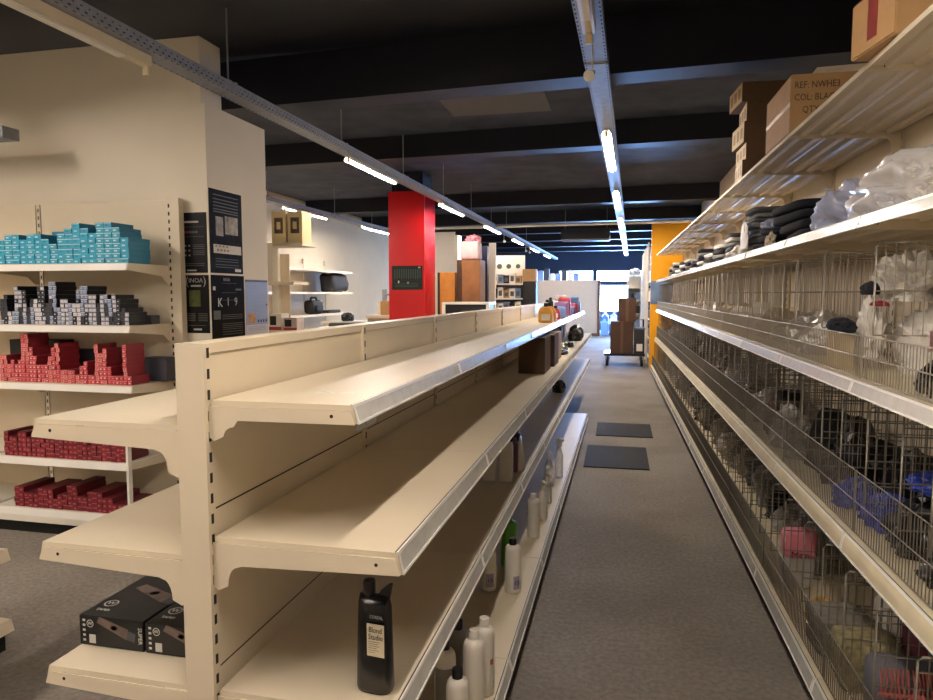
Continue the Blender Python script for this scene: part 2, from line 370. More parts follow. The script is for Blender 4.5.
# wire dividers standing across the tiers
def divider(x0, x1, z0, z1, hz):
    m = MB(); R = .012
    m.tube([(x1, 0, z1), (x0+R, 0, z1), (x0, 0, z1-R), (x0, 0, z0)], .0036, 5)
    n = int((x1 - x0) / .028)
    for k in range(1, n + 1):
        x = x0 + (x1 - x0) * k / n; m.tube([(x, .002, z0), (x, .002, z1)], .0018, 4)
    for z in hz: m.tube([(x0, -.002, z), (x1, -.002, z)], .0024, 4)
    return m
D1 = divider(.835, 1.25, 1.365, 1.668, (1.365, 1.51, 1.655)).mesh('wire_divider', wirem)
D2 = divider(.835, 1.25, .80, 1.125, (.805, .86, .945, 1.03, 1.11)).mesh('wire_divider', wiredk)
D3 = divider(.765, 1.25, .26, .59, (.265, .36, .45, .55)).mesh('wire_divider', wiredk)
def ys(first): 
    out = list(first); y = out[-1] + .25
    while y < 13.3: out.append(y); y += .25
    return out
Y1 = ys([1.75, 2.47, 3.03, 3.43, 3.70, 3.95]); Y2 = ys([1.73, 1.985, 2.19, 2.47, 2.73, 2.97, 3.27]); Y3 = ys([1.85, 2.12, 2.395, 2.64, 2.89, 3.2])
allD = sorted([(y, D1) for y in Y1] + [(y, D2) for y in Y2] + [(y, D3) for y in Y3], key=lambda t: t[0])
for y, dm in allD[:100]: obj('wire_divider', dm, None, bs, (0, y, 0))
far = {}
mb = MB(); 
for y, dm in allD[100:]:
    mb.add([(v.co.x, v.co.y + y, v.co.z) for v in dm.vertices], [list(p.vertices) for p in dm.polygons])
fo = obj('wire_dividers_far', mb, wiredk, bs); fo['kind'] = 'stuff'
bsl = bs

# things that lie on the basket shelving: x, y in the shelving's own slanted frame
def R(o, x, y, z, rz=0): o.location = RP(x, y, z); o.rotation_euler.z = RA + rz; return o
def Rbag(name, label, cat, x, y, z, size, seed, mat, rz=0, sub=3, amp=.28, freq=2.2, group=None):
    film = name == 'polythene_bag'
    cm_ = crumple(size[0], size[1], size[2], seed, sub, amp, freq, stretch=.38 if film else 1.0)
    if film: cm_.sm = [True] * len(cm_.f)
    o = obj(name, cm_, mat); R(o, x, y, z, rz); return tag(o, label, cat, group)
def Rsoft(name, label, cat, x, y, z, w, d, h, mat, seed=1, rz=0, e=.3, amp=.03, group=None, freq=6):
    o = obj(name, softbox(w, d, h, seed, e, amp, freq=freq), mat); R(o, x, y, z, rz); return tag(o, label, cat, group)

# ------------------------------------------------------------------ cartons on the roof shelf
def carton_box(name, w, d, h, mat, flaps=False, dmat=None):
    m = MB().box(-w/2, w/2, -d/2, d/2, 0, h)
    m.box(-.0008, .0008, -d/2-.0006, -d/2, 0, h, 1)
    return m
RZ = 2.2562
def rbox(label, x, y, w, d, h, mat=carton, rz=0, z=RZ, group=None, flaps=0, parts=None):
    t = thing('cardboard_box', label, 'box', RP(x, y, z), RA + rz, group)
    obj('box_body', bx(-w/2, w/2, -d/2, d/2, 0, h), mat, t, bev=.004)
    if flaps:
        for s in (-1, 1):
            m = MB().prism([(s*w/2, h-.002), (s*(w/2-.004), h+.001), (s*(w/2-.10), h+.045), (s*(w/2-.097), h+.049)], 'y', -d/2+.004, d/2-.004)
            obj('flap', m, mat, t)
    return t
b = rbox('long cardboard box with handwritten ordering notes on the roof shelf', 1.018, 3.80, .44, .52, .27)
obj('tape_strip', bx(.0, .16, -.2612, -.26, .13, .20), tape, b); obj('tape_strip', bx(-.221, -.2202, -.26, .26, .125, .145), M('tape_pale', '#cdb08a', .35), b)
ob = b
for k, s in enumerate(['REF: NWHE3', 'COL: BLACK', 'QTY: 24']):
    text(s, .043, (-.105, -.2606, .218 - k*.056), FRONT, M('marker_brown', '#4a382a', .7), ob, sx=.82)
b = rbox('brown cardboard box with red tape overhanging the near end of the roof shelf', .962, 2.42, .40, .255, .172, rz=rad(9), flaps=0)
obj('tape_strip', bx(-.2022, -.2005, -.03, .025, .03, .172), M('red_tape', '#8e3b35', .4, noise_amt=.3), b)
obj('flap', MB().prism([(-.2,.171),(-.196,.175),(-.08,.245),(-.084,.248)], 'y', -.12, .12), cartondk, b)
# stack of thin cartons with printed ends
end_c = M('carton_end_cream', '#d9bf8e', .7); lab_c = M('carton_label_buff', '#a9875a', .7)
sy = 4.98
hs = [(.12,0,0),(.11,.01,.0),(.135,-.012,.01),(.13,.02,.02),(.125,-.03,.04)]
z = RZ
pos = ['bottom', 'second', 'middle', 'fourth', 'topmost']
for k, (h, dx, dy) in enumerate(hs):
    t = thing('flat_carton', f'brown carton with cream printed end, {pos[k]} of the roof shelf stack', 'box', RP(1.03 + dx, sy + dy, z), RA + rad((-2, 1, 3, -2, 4)[k]), 'cartons stacked on the roof shelf')
    obj('carton_body', bx(-.215, .215, -.17, .17, 0, h - .001), cartondk, t, bev=.002)
    m = MB().box(-.2165, -.2148, -.168, .168, .003, h - .004, 0)
    for q in (-.1, .0, .1): m.box(-.2172, -.2165, q - .03, q + .03, h*.25, h*.75, 1)
    obj('printed_end', m, [end_c, lab_c], t); z += h

# ------------------------------------------------------------------ garments and bags on the goods shelf
GZ = 1.7592
grey_c = M('cloth_grey', '#55565a', .95, noise_amt=.2, scale=30); grey_l = M('cloth_light_grey', '#83827f', .95, noise_amt=.2, scale=30)
navy_c = M('cloth_navy', '#12151f', .95, noise_amt=.2, scale=25); denim = M('cloth_dark_denim', '#1a2030', .95, noise_amt=.25, scale=25)
lace = M('cloth_ecru_lace', '#b9ab93', .9, noise_amt=.35, scale=60); brownc = M('cloth_brown', '#7a4f35', .9, noise_amt=.15)
bluel = M('cloth_pale_blue', '#a9b2cf', .85, noise_amt=.2, scale=20); whitec = M('cloth_white', '#d7d3cb', .9, noise_amt=.1)
bag = Rbag('polythene_bag', 'big crumpled clear polythene bag sprawled along the goods shelf', 'plastic bag', 1.03, 2.60, GZ, (.20, .36, .135), 3, clear, sub=5, amp=.20, freq=3.4)
bag = Rbag('polythene_bag', 'tall clear polythene bag reared up beside the sprawled one on the goods shelf', 'plastic bag', 1.09, 1.98, GZ, (.155, .20, .22), 12, clear, sub=5, amp=.22, freq=3.2)
bag = Rbag('polythene_bag', 'bluish clear polythene bundle beside the dark navy garments', 'plastic bag', 1.02, 3.19, GZ, (.17, .13, .135), 21, Mclear('bluish_polythene', '#c6cdea', .42, .2), sub=5, amp=.2)
for k in range(4):
    Rsoft('folded_garment', f'dark navy folded garment, {nth(k+1)} up in the heap on the goods shelf', 'garment', 1.04 - .01*k, 3.68 + .03*k, GZ + .050*k, .36, .62 - .05*k, .046, navy_c, seed=k + 3, rz=rad(4*k - 5), amp=.05, group='navy garments on the goods shelf')
for k in range(3):
    Rsoft('folded_jeans', f'dark denim garment hanging over the goods shelf edge, {nth(k+1)} up', 'garment', 0.945 + .012*k, 4.30 - .05*k, GZ + .038*k, .24, .24, .036, denim, seed=k + 13, rz=rad(14), amp=.07, group='denim on the goods shelf')
Rbag('lace_bundle', 'ecru lace bundle in front of the navy garments', 'garment', 0.832, 4.02, GZ, (.018, .10, .05), 5, lace, amp=.3, freq=3.5)
Rbag('cloth_bundle', 'small pale blue cloth bundle between lace and dark denim', 'garment', 0.875, 4.22, GZ + .115, (.055, .06, .035), 8, bluel, amp=.25)
Rbag('cloth_bundle', 'brown cloth bundle tucked behind the dark denim', 'garment', 1.18, 4.28, GZ, (.045, .12, .10), 9, brownc, amp=.2)
zz_ = GZ
for k in range(9):
    h = .026 + .006 * (k % 3)
    Rsoft('folded_garment', f'grey folded garment, {nth(k+1)} up in the tall goods shelf stack', 'garment', 1.02 + .012*math.sin(k*2.1), 4.74 + .01*math.cos(k), zz_, .33, .32, h - .003, (grey_c, grey_l)[k % 2], seed=k + 20, rz=rad(3*math.sin(k)), amp=.035, e=.22, group='grey garments stacked on the goods shelf'); zz_ += h
Rbag('polythene_sleeve', 'crinkled clear sleeve bunched on the end of the grey garment stack', 'plastic bag', 0.818, 4.72, GZ + .03, (.012, .12, .12), 31, clearw, amp=.35, freq=4)
t = obj('hanger_board', MB().prism([(0,0),(.035,0),(.105,.235),(.075,.235)], 'y', -.006, .006), whitec); R(t, .87, 5.02, GZ, rad(80)); tag(t, 'pale board leaning beside the tall grey garment stack', 'board')
Rbag('lace_bundle', 'cream cloth bundle against the pale leaning board', 'garment', 0.87, 5.26, GZ, (.05, .10, .055), 33, whitec, amp=.3, freq=3)
zz_ = GZ
for k in range(6):
    Rsoft('folded_garment', f'light grey folded garment, {nth(k+1)} up in the second goods shelf stack', 'garment', 1.02, 5.62, zz_, .33, .32, .031, (grey_l, whitec, grey_c)[k % 3], seed=k + 40, rz=rad(4*math.cos(k*2)), e=.22, group='second stack on the goods shelf'); zz_ += .034
col = ['dark', 'pale grey', 'black', 'white']; cm = [denim, grey_l, navy_c, whitec]
for j in range(9):
    zz_ = GZ
    for k in range((4, 3, 5, 3, 4, 4, 2, 5, 4)[j]):
        c = (j + k) % 4
        Rsoft('folded_garment', f'{col[c]} folded garment, {nth(k+1)} up in small stack {nth(j+1)} past the grey stacks', 'garment', 1.01, 6.2 + j*.62, zz_, .32, .38, .036, cm[c], seed=j*5 + k, rz=rad(5*math.sin(j+k)), e=.25, group='small garment stacks on the goods shelf'); zz_ += .04

# ------------------------------------------------------------------ contents of the wire basket tiers
T1, T2, T3 = 1.2122, .6812, .1462
silver = M('foil_bag', '#a9a59e', .3, metal=.4); kraft = M('kraft_card', '#c4ad84', .8, noise_amt=.1)
Rbag('white_bag', 'large white crumpled bag at the bottom of the top tier heap', 'plastic bag', 1.13, 2.75, T1 + .001, (.10, .21, .15), 41, clearw, sub=4, amp=.3, freq=2.8)
Rbag('white_bag', 'clear white bag bulging at the top of the top tier heap', 'plastic bag', 1.08, 2.74, T1 + .262, (.14, .20, .108), 42, clearw, sub=5, amp=.34, freq=2.8)
Rbag('white_bag', 'white bag with a pointed fold leaning over the top tier fence', 'plastic bag', .965, 2.88, T1 + .05, (.038, .11, .14), 47, M('white_film', '#d8d2c6', .35), sub=4, amp=.42, freq=2.2)
Rbag('white_bag', 'small white bag lying past the divider beside the heap', 'plastic bag', .93, 3.23, T1 + .07, (.075, .14, .06), 43, clearw, sub=4, amp=.32, freq=3)
Rbag('dark_bundle', 'black cap resting on the top tier fence by the white bags', 'garment', .870, 2.90, T1 + .141, (.042, .085, .034), 44, navy_c, amp=.12)
Rbag('dark_bundle', 'black cloth bundle peeping out above the pointed white bag', 'garment', .905, 2.72, T1 + .285, (.024, .06, .03), 45, navy_c, amp=.15)
Rbag('red_bundle', 'dark red cloth strip under the black bundle', 'garment', .930, 2.70, T1 + .245, (.022, .06, .012), 46, M('cloth_dark_red', '#8a1f2c', .9), amp=.15)
Rbag('black_bag', 'glossy black wrapped garment low behind the top tier fence', 'garment', .945, 2.10, T1 + .001, (.09, .15, .075), 48, M('black_gloss_film', '#141416', .25), sub=4, amp=.22)
Rbag('loose_film', 'loose clear film above the black wrapped garment', 'plastic bag', 1.10, 2.28, T1 + .001, (.055, .12, .12), 49, clear, sub=4, amp=.3, freq=3)
t = obj('kraft_box', bx(-.036, .036, -.05, .05, 0, .138), kraft, bev=.003); R(t, .869, 2.90, T1); tag(t, 'small buff card box behind the top tier fence', 'box')
t = obj('price_card', MB().box(-.001,.001,-.045,.045,0,.06,0).box(-.0016,-.001,-.045,.045,.038,.06,1), [M('card_pink','#d8b3b8',.7), ink]); R(t, .90, 2.18, T1 + .124, rad(-40)); tag(t, 'pink and black price card on the black wrapped garment', 'card')
# clear packs of garments all along the tiers
packs = [(cleard, 'smoky clear'), (clearw, 'milky white'), (M('pack_black', '#1b1a1c', .3), 'glossy black'), (silver, 'silvery'), (M('pack_brown', '#5a4638', .4, noise_amt=.3), 'brownish'), (M('pack_beige', '#a8977c', .6, noise_amt=.2), 'beige')]
random.seed(5)
pm_cache = {}
def packmesh(i, mat):
    k = (i % 5, mat.name)
    if k not in pm_cache: pm_cache[k] = crumple(1, 1, 1, 60 + i % 5, 3, .30, 2.3).mesh('garment_pack', mat)
    return pm_cache[k]
def packs_row(tz, tier, Y, y0, choice, hmin, hmax, x0):
    n = 1
    for ya, yb in zip(Y, Y[1:]):
        if ya < y0 or (tier == 'middle' and 3.5 < ya < 4.2): continue
        mat, nm = packs[random.choice(choice)]
        o = obj('garment_pack', packmesh(random.randrange(5), mat)); w = min(.19, (yb - ya) / 2 / 1.15 - .008)
        sx = random.uniform(.12, .155); o.scale = (sx, w, random.uniform(hmin, hmax))
        R(o, 1.235 - sx * 1.15 - random.uniform(0, .05), (ya + yb) / 2, tz + .001, 0)
        tag(o, f'{nm} crumpled garment pack, {nth(n)} along the {tier} wire tier', 'garment pack', group=f'garment packs in the {tier} wire tier')
        n += 1
packs_row(T1, 'top', Y1, 3.4, [1, 1, 5, 0, 3], .06, .14, 1.0)
packs_row(T2, 'middle', Y2, 2.9, [0, 2, 4, 2, 3, 0], .10, .18, 1.0)
packs_row(T3, 'bottom', Y3, 3.4, [0, 4, 1, 2, 5, 3], .09, .17, .95)
# near part of the middle tier
bluef = M('pack_royal_blue', '#2b3f96', .35, noise_amt=.3)
for k, (x, y, z, sx, sy_, sz, mt, lb) in enumerate([
    (.93, 2.85, .0, .075, .095, .065, bluef, 'royal blue wrapped pack low behind the middle tier fence'),
    (.96, 2.60, .0, .09, .10, .075, bluef, 'second royal blue pack, on the camera side of the low one'),
    (1.13, 2.85, .0, .10, .095, .14, packs[2][0], 'black upright garment pack behind the low royal blue one'),
    (1.14, 2.60, .0, .075, .10, .12, cleard, 'smoky clear wrapped pack behind the second royal blue pack'),
    (1.02, 2.33, .0, .16, .12, .12, packs[2][0], 'black garment heap in the middle tier under a blue pack'),
    (1.0, 2.33, .206, .09, .10, .04, bluef, 'royal blue pack raised on the black garment heap'),
    (1.02, 2.088, .0, .16, .078, .10, packs[2][0], 'black garment heap at the near end of the middle tier'),
    (.97, 2.088, .172, .09, .06, .02, M('pack_rust', '#8a4a2c', .6), 'rust brown folded piece on the near black heap'),
    (.875, 1.86, .0, .025, .05, .05, M('pack_green', '#4f7a55', .5), 'small green wrapped piece by the near middle fence'),
    (.95, 3.90, .0, .10, .095, .14, silver, 'silvery crumpled pack under the black roll in the middle tier'),
    (.96, 4.15, .0, .10, .095, .17, packs[4][0], 'brownish crumpled pack just past the black roll'),
    (.95, 3.645, .0, .095, .09, .10, cleard, 'smoky clear pack on the camera side of the black roll')]):
    Rbag('garment_pack', lb, 'garment pack', x, y, T2 + z + .001, (sx, sy_, sz), 70 + k, mt, sub=4)
t = obj('black_roll', MB().tube([(-.06,0,.035),(.06,0,.035)], .032, 16), M('black_roll_film', '#101012', .3)); R(t, .93, 3.895, T2 + .242, rad(12)); tag(t, 'black rolled garment lying on the crumpled packs', 'garment')
# near part of the bottom tier
pk = thing('pink_bag', 'pink and clear header bag with dark lettering in the bottom wire tier', 'plastic bag', RP(.85, 3.32, T3), RA + rad(4))
obj('bag_body', softbox(.14, .10, .25, 5, .35, .05), Mclear('pale_film', '#c8c0b4', .7, .3), pk)
obj('bag_header', softbox(.142, .085, .13, 6, .3, .03), M('pink_card', '#d97f8b', .6), pk, (0, -.014, .15))
text('Mon.', .045, (0, -.062, .172), FRONT, M('lettering_plum', '#4a2030', .6), pk)
t = obj('yellow_strap', MB().tube([(.07*math.cos(a*.9)*(.6+.05*a), .08*math.sin(a*1.3), .012+.004*a) for a in [q*.4 for q in range(24)]], .011, 6), M('strap_yellow', '#d9a01f', .6)); R(t, .86, 3.04, T3 + .001); tag(t, 'coiled mustard yellow strap behind the bottom fence', 'strap')
for k in range(4):
    Rsoft('folded_towel', f'grey brown folded towel, {nth(k+1)} up beside the yellow strap', 'towel', .87, 2.765, T3 + .036*k, .20, .20, .034, M('towel_taupe', '#7d766a', .95, noise_amt=.15, scale=40), seed=90 + k, rz=rad(2*k), group='taupe towels in the bottom tier')
Rsoft('folded_paper', 'crumpled white sheet behind the taupe towels', 'paper', 1.09, 2.765, T3 + .001, .20, .20, .20, paper, seed=95, e=.5, amp=.12)
Rsoft('folded_cloth', 'olive patterned cloth beside the coral garment', 'garment', .88, 2.52, T3 + .001, .20, .19, .17, M('cloth_olive', '#857b58', .9, noise_amt=.4, scale=40), seed=96, amp=.05)
Rsoft('folded_cloth', 'dark maroon garment behind the olive patterned cloth', 'garment', 1.10, 2.52, T3 + .001, .17, .19, .22, M('cloth_maroon', '#6a2a36', .9), seed=99, amp=.05)
Rsoft('folded_cloth', 'grey garment with coral knotted fringe in the bottom tier', 'garment', 0.94, 2.295, T3 + .001, .24, .16, .20, M('cloth_slate', '#5a595f', .9, noise_amt=.15), seed=98, amp=.03)
m = MB(); random.seed(3)
for k in range(13):
    x = -.075 + .0125*k; m.tube([(x, 0, .07), (x + .006*math.sin(k), -.012, .035), (x, -.016, .0)], .0038, 5)
    m.add(*[(lambda b: ([(v[0]+x, v[1]-.018, v[2]-.01) for v in b.v], b.f))(crumple(.01,.01,.008,k,1,.2))][0])
t = obj('coral_fringe', m, M('coral_yarn', '#a2574f', .8)); R(t, .88, 2.185, T3 + .165); tag(t, 'coral knotted fringe draped on the grey garment', 'fringe')
Rbag('garment_pack', 'clear wrapped white pack at the near end of the bottom tier', 'garment pack', .88, 1.985, T3 + .001, (.08, .10, .14), 101, clearw, sub=4)
Rbag('garment_pack', 'black pack at the back of the near end of the bottom tier', 'garment pack', 1.08, 1.985, T3 + .001, (.08, .10, .12), 102, packs[2][0], sub=4)
for x, y, s in ((.845, 7.08, 51), (.845, 6.33, 52)):
    o = obj('plastic_strip', crumple(.02, .07, .13, s, 3, .4, 3), whitec); R(o, x + .03, y, T1 + .001); tag(o, 'pale plastic strip spilling over the top fence, ' + ('farther one' if y > 7 else 'nearer one'), 'plastic strip')

# ------------------------------------------------------------------ bottles, tube and boxes on the gondola
plw = M('bottle_white', '#ded8cc', .32); plw2 = M('bottle_translucent_white', '#cfcabd', .25); lilac = M('label_lilac', '#9a93ad', .6); greenp = M('bottle_green', '#5da53a', .35)
greyl = M('label_grey_print', '#8d8880', .6)
def bottle(label, x, y, z, r=.035, h=.2, cap='black', body=plw, capm=None, lab=None, waist=0, num=None, rz=0, captall=.031, capr=.0165, group='bottles on the gondola base'):
    t = thing('bottle', label, 'bottle', (x, y, z), rz, group)
    sh = h - captall
    pr = [(r*.92, .001), (r, .005), (r, sh*.35), (r*(1 - waist), sh*.6), (r*(1 - waist*.2), sh*.82), (r*.985, sh - .022), (r*.93, sh - .013), (r*.80, sh - .006), (r*.60, sh - .001), (capr*.98, sh + .001), (capr*.9, sh + .008)]
    obj('bottle_body', MB().lathe(pr, 24), body, t)
    cmx = black if cap == 'black' else plw
    obj('cap', MB().lathe([(capr, sh + .002), (capr, h - .002), (capr*.93, h)], 18), capm or cmx, t)
    if lab:
        n = 12; m = MB(); a0, a1 = lab[1]
        z0, z1 = lab[2], lab[3]
        vs = [((r+.0006)*math.cos(a0+(a1-a0)*k/n), (r+.0006)*math.sin(a0+(a1-a0)*k/n), zz) for zz in (z0*sh, z1*sh) for k in range(n+1)]
        m.add(vs, [(k, k+1, n+2+k, n+1+k) for k in range(n)], 0, True)
        lo = obj('label', m, lab[0], t)
        if num:
            a = (a0 + a1) / 2; text(num, r*.75, ((r+.0014)*math.cos(a), (r+.0014)*math.sin(a), (z0+z1)/2*sh), (rad(90), 0, a + rad(90)), ink, t)
    return t
BZ = .1412
A = lambda d: rad(d)
bottle('white round bottle with black cap nearest the camera on the gondola base', -.484, 1.965, BZ, .036, .205, 'black', lab=(greyl, (A(-60), A(-10)), .12, .45))
bottle('tall plain white bottle with white cap, closer of the tall pair', -.462, 2.10, BZ, .035, .265, 'white')
bottle('tall white bottle with orange mark, behind its white twin', -.445, 2.19, BZ, .035, .265, 'white', lab=(M('label_orange', '#b86a3a', .6), (A(-45), A(-20)), .48, .56))
bottle('black capped bottle half hidden behind the tall white pair', -.535, 2.18, BZ, .034, .25, 'black', body=greyl)
bottle('grey lettered bottle partly behind the price rail', -.552, 2.07, BZ, .036, .235, 'black', body=plw, lab=(greyl, (A(-130), A(10)), .1, .75))
bottle('white bottle with black cap and lilac 15 label standing alone', -.478, 3.0, BZ, .037, .25, 'black', lab=(lilac, (A(-75), A(-25)), .10, .38), num='15')
bottle('white bottle with lilac 15 label behind the lone black capped one', -.592, 3.0, BZ, .037, .22, 'white', lab=(lilac, (A(-95), A(-35)), .12, .45), num='15')
bottle('bright green bottle standing behind the white ones', -.545, 3.30, BZ, .042, .26, 'white', body=greenp, capm=greenp, waist=.1)
bottle('waisted white bottle with flip cap beyond the black capped one', -.478, 3.73, BZ, .036, .248, 'white', waist=.18, captall=.03, capr=.017)
def spray(label, x, y, h=.24, clearb=True, rz=0):
    t = thing('spray_bottle', label, 'spray bottle', (x, y, BZ), rz, 'spray bottles on the gondola base')
    r = .032
    obj('bottle_body', MB().lathe([(r*.9,.001),(r,.006),(r,h*.55),(r*.55,h*.72),(.012,h*.75),(.012,h*.8)], 20), Mclear('spray_clear', '#b9b3a6', .35, .12) if clearb else plw, t)
    hd = obj('spray_head', MB().prism([(-.018,h*.78),(.02,h*.78),(.024,h*.9),(.05,h*.93),(.052,h*.99),(.0,h),(-.022,h*.93)], 'y', -.011, .011), plw, t, bev=.003)
    obj('trigger', MB().tube([(.028,0,h*.9),(.034,0,h*.82),(.028,0,h*.74)], .005, 6), plw, hd)
    obj('dip_tube', MB().tube([(0,0,.01),(0,0,h*.76)], .002, 5), plw, t)
    return t
spray('white spray bottle right behind the waisted white bottle', -.465, 4.05, .235, False, A(-60))
spray('clear spray bottle with white trigger, second past the waisted bottle', -.472, 4.36, .25, True, A(-70))
spray('clear spray bottle with white trigger leaning by the shelf post', -.50, 4.75, .26, True, A(-80))
spray('clear spray bottle farthest along the gondola base', -.455, 5.0, .30, True, A(-50))
# third shelf
SZ = .5332
def slabbottle(label, x, y, w, d, h, mt, capx=True, z=SZ):
    t = thing('bottle', label, 'bottle', (x, y, z), 0, 'bottles on the third shelf')
    obj('bottle_body', softbox(w, d, h*.88, 1, .25, .0), mt, t)
    obj('cap', bx(-w*.22, w*.22, -d*.3, d*.3, h*.86, h), mt, t, bev=.003)
    return t
slabbottle('flat white bottle deepest on the third shelf', -.665, 3.42, .07, .05, .20, plw)
slabbottle('tall flat white bottle with dark lettering on the third shelf', -.582, 3.42, .07, .05, .235, plw)
slabbottle('slim mauve bottle behind the white ones on the third shelf', -.57, 3.62, .04, .04, .19, M('bottle_mauve', '#6d4a58', .4))
slabbottle('plum coloured bottle beside the white tube', -.585, 3.76, .06, .05, .21, M('bottle_plum', '#4a2c3a', .4))
t = thing('squeeze_tube', 'white conical squeeze tube standing on its cap on the third shelf', 'tube', (-.545, 3.66, SZ))
obj('tube_body', MB().add([(.03*math.cos(k*math.pi/8), .03*math.sin(k*math.pi/8), .03) for k in range(16)] + [(.003*math.cos(k*math.pi/8), .032*math.sin(k*math.pi/8), .19) for k in range(16)], [(k, (k+1) % 16, 16+(k+1) % 16, 16+k) for k in range(16)] + [tuple(range(16, 32))], 0, True), plw, t)
obj('cap', MB().lathe([(.026,0),(.027,.03)], 18), plw, t)
# black refill pouch in front
t = thing('pouch_bottle', 'black refill pouch reading Blond Studio standing at the shelf end', 'pouch', (-.580, 1.515, SZ), rad(-6)); t.scale = (.84, .9, 1.04)
n = 24; vs = []; prof = [(.0,.052,.030),(.01,.055,.034),(.08,.053,.033),(.16,.052,.027),(.205,.051,.020),(.228,.047,.011)]
for zz, a, b in prof:
    for k in range(n):
        th = 2*math.pi*k/n; vs.append((a*math.copysign(abs(math.cos(th))**.7, math.cos(th)), b*math.copysign(abs(math.sin(th))**.7, math.sin(th)), zz))
pb = obj('pouch_body', MB().add(vs, [(i*n+k, i*n+(k+1) % n, (i+1)*n+(k+1) % n, (i+1)*n+k) for i in range(len(prof)-1) for k in range(n)] + [tuple(range(n))[::-1], tuple(range(n*(len(prof)-1), n*len(prof)))], 0, True), M('pouch_black', '#08080a', .22), t)
obj('cap', MB().lathe([(.013,.222),(.013,.231),(.018,.232),(.018,.258),(.016,.262)], 18, 0, -.017), black, t)
obj('torn_corner', MB().prism([(.005,.222),(.046,.215),(.058,.262),(.048,.262),(.024,.245)], 'y', -.004, .002), MATS['pouch_black'], t)
lb = obj('label', MB().box(-.008, .046, -.0350, -.0335, .095, .172), M('label_cream', '#cdc0a3', .6), t)
text('Blond', .019, (.019, -.0357, .158), FRONT, ink, t, sx=.95); text('Studio', .019, (.020, -.0357, .141), FRONT, ink, t, sx=.95)
m = MB()
for k, w_ in enumerate((.036, .030, .034, .026, .032, .02)): m.box(-.003, -.003 + w_, -.0356, -.0350, .129 - k*.005, .1302 - k*.005)
obj('small_print', m, M('print_grey', '#6c6558', .7), t)
text("L'OREAL", .011, (.020, -.0305, .187), FRONT, M('print_silver', '#9a9a9c', .4), t)
# cardboard boxes and clutter at the far end of the gondola
S2 = .9192
def gbox(label, x, y, w, d, h, z=S2, mat=cartondk, flap=True, rz=0):
    t = thing('cardboard_box', label, 'box', (x, y, z), rz)
    obj('box_body', bx(-w/2, w/2, -d/2, d/2, 0, h), mat, t, bev=.003)
    if flap: obj('flap', MB().prism([(-w/2, h),(w/2, h),(w/2, h+.006),(-w/2, h+.01)], 'y', -d/2-.06, d/2-.01), mat, t)
    return t
brownd = M('cardboard_deep_brown', '#5a4432', .85, noise_amt=.06)  # deeper brown than the other cardboard
gbox('big dark brown carton on the second shelf of the gondola', -.655, 5.12, .195, .37, .262, mat=brownd)
gbox('narrower brown carton behind the big one on the second shelf', -.640, 5.62, .20, .34, .25, mat=brownd)
gbox('third brown carton with raised flap on the second shelf', -.66, 6.12, .20, .30, .24, mat=carton)
random.seed(11)
for k, (x, y, z, sx, sy_, sz) in enumerate(((-.60, 6.66, S2, .07, .13, .03), (-.66, 7.1, S2, .09, .15, .05), (-.60, 7.15 + .4, S2, .06, .10, .04), (-.60, 8.62, S2, .08, .14, .09), (-.62, 9.05, S2, .09, .13, .11), (-.62, 6.75, .5332, .06, .1, .07))):
    o = obj('black_package', crumple(sx, sy_, sz, 200 + k, 3, .15), black, None, (x, y, z)); tag(o, 'black wrapped package alone on the third shelf past the bottles' if k == 5 else f'black wrapped package, {nth(k+1)} along the second shelf past the cartons', 'package', 'black packages on the gondola')
for k in range(6):
    o = obj('small_package', bx(-.07, .07, -.09, .09, 0, random.uniform(.10, .22)), (M('box_maroon', '#5c2530', .5), plw, cartondk, bluel)[k % 4], None, (-.85, 7.0 + k*.46, S2), bev=.003); tag(o, f'{("maroon", "white", "brown", "pale blue")[k % 4]} package, {nth(k+1)} in the back row of the second shelf', 'package', 'packages on the second shelf')
S1 = 1.2512
def pouch(label, x, y, w, d, h, mt, capm_=black, rz=0):
    t = thing('refill_pouch', label, 'pouch', (x, y, S1), rz, 'pouches at the far end of the top shelf')
    obj('pouch_body', MB().prism([(-w/2,0),(w/2,0),(w/2*.92,h*.7),(w*.22,h),(-w*.3,h),(-w/2*.95,h*.75)], 'y', -d/2, d/2), mt, t, bev=.008)
    obj('cap', MB().lathe([(.02, h), (.02, h*1.2), (.017, h*1.22)], 12), capm_, t)
    m = MB().box(-w*.28, w*.28, -d/2-.001, -d/2, h*.15, h*.55); obj('label', m, paper, t)
    return t
yp = M('pouch_yellow', '#e6a93a', .45)
pouch('yellow refill pouch with black cap on the top shelf', -.668, 5.95, .13, .06, .14, yp)
pouch('yellow refill pouch tucked behind its twin on the top shelf', -.665, 6.2, .13, .06, .14, yp)
pouch('small red pouch with black cap beside the yellow ones', -.665, 6.75, .10, .06, .11, M('pouch_red', '#b43a44', .45))
random.seed(21)
bl = M('packet_blue', '#7c9bd0', .4); cl = ['pale blue', 'white', 'mauve', 'black', 'red', 'clear']
mts = [bl, plw, M('packet_mauve', '#8d6a9a', .5), black, M('packet_red', '#b03040', .5), clearw]
for k in range(16):
    c = k % 6; y = 7.05 + k * .17; h = random.uniform(.10, .24); x = -.66 - .14 * (k % 2)
    if c in (1, 3): bottle(f'{cl[c]} bottle, {nth(k+1)} among the clutter at the top shelf far end', x, y, S1, .03, h, 'black', body=mts[c], group='clutter at the far end of the top shelf')
    else:
        o = obj('packet', softbox(.14, .13, h, k, .3, .04), mts[c], None, (x, y, S1), rz=random.uniform(-.4, .4)); tag(o, f'{cl[c]} packet, {nth(k+1)} among the clutter at the top shelf far end', 'packet', 'clutter at the far end of the top shelf')
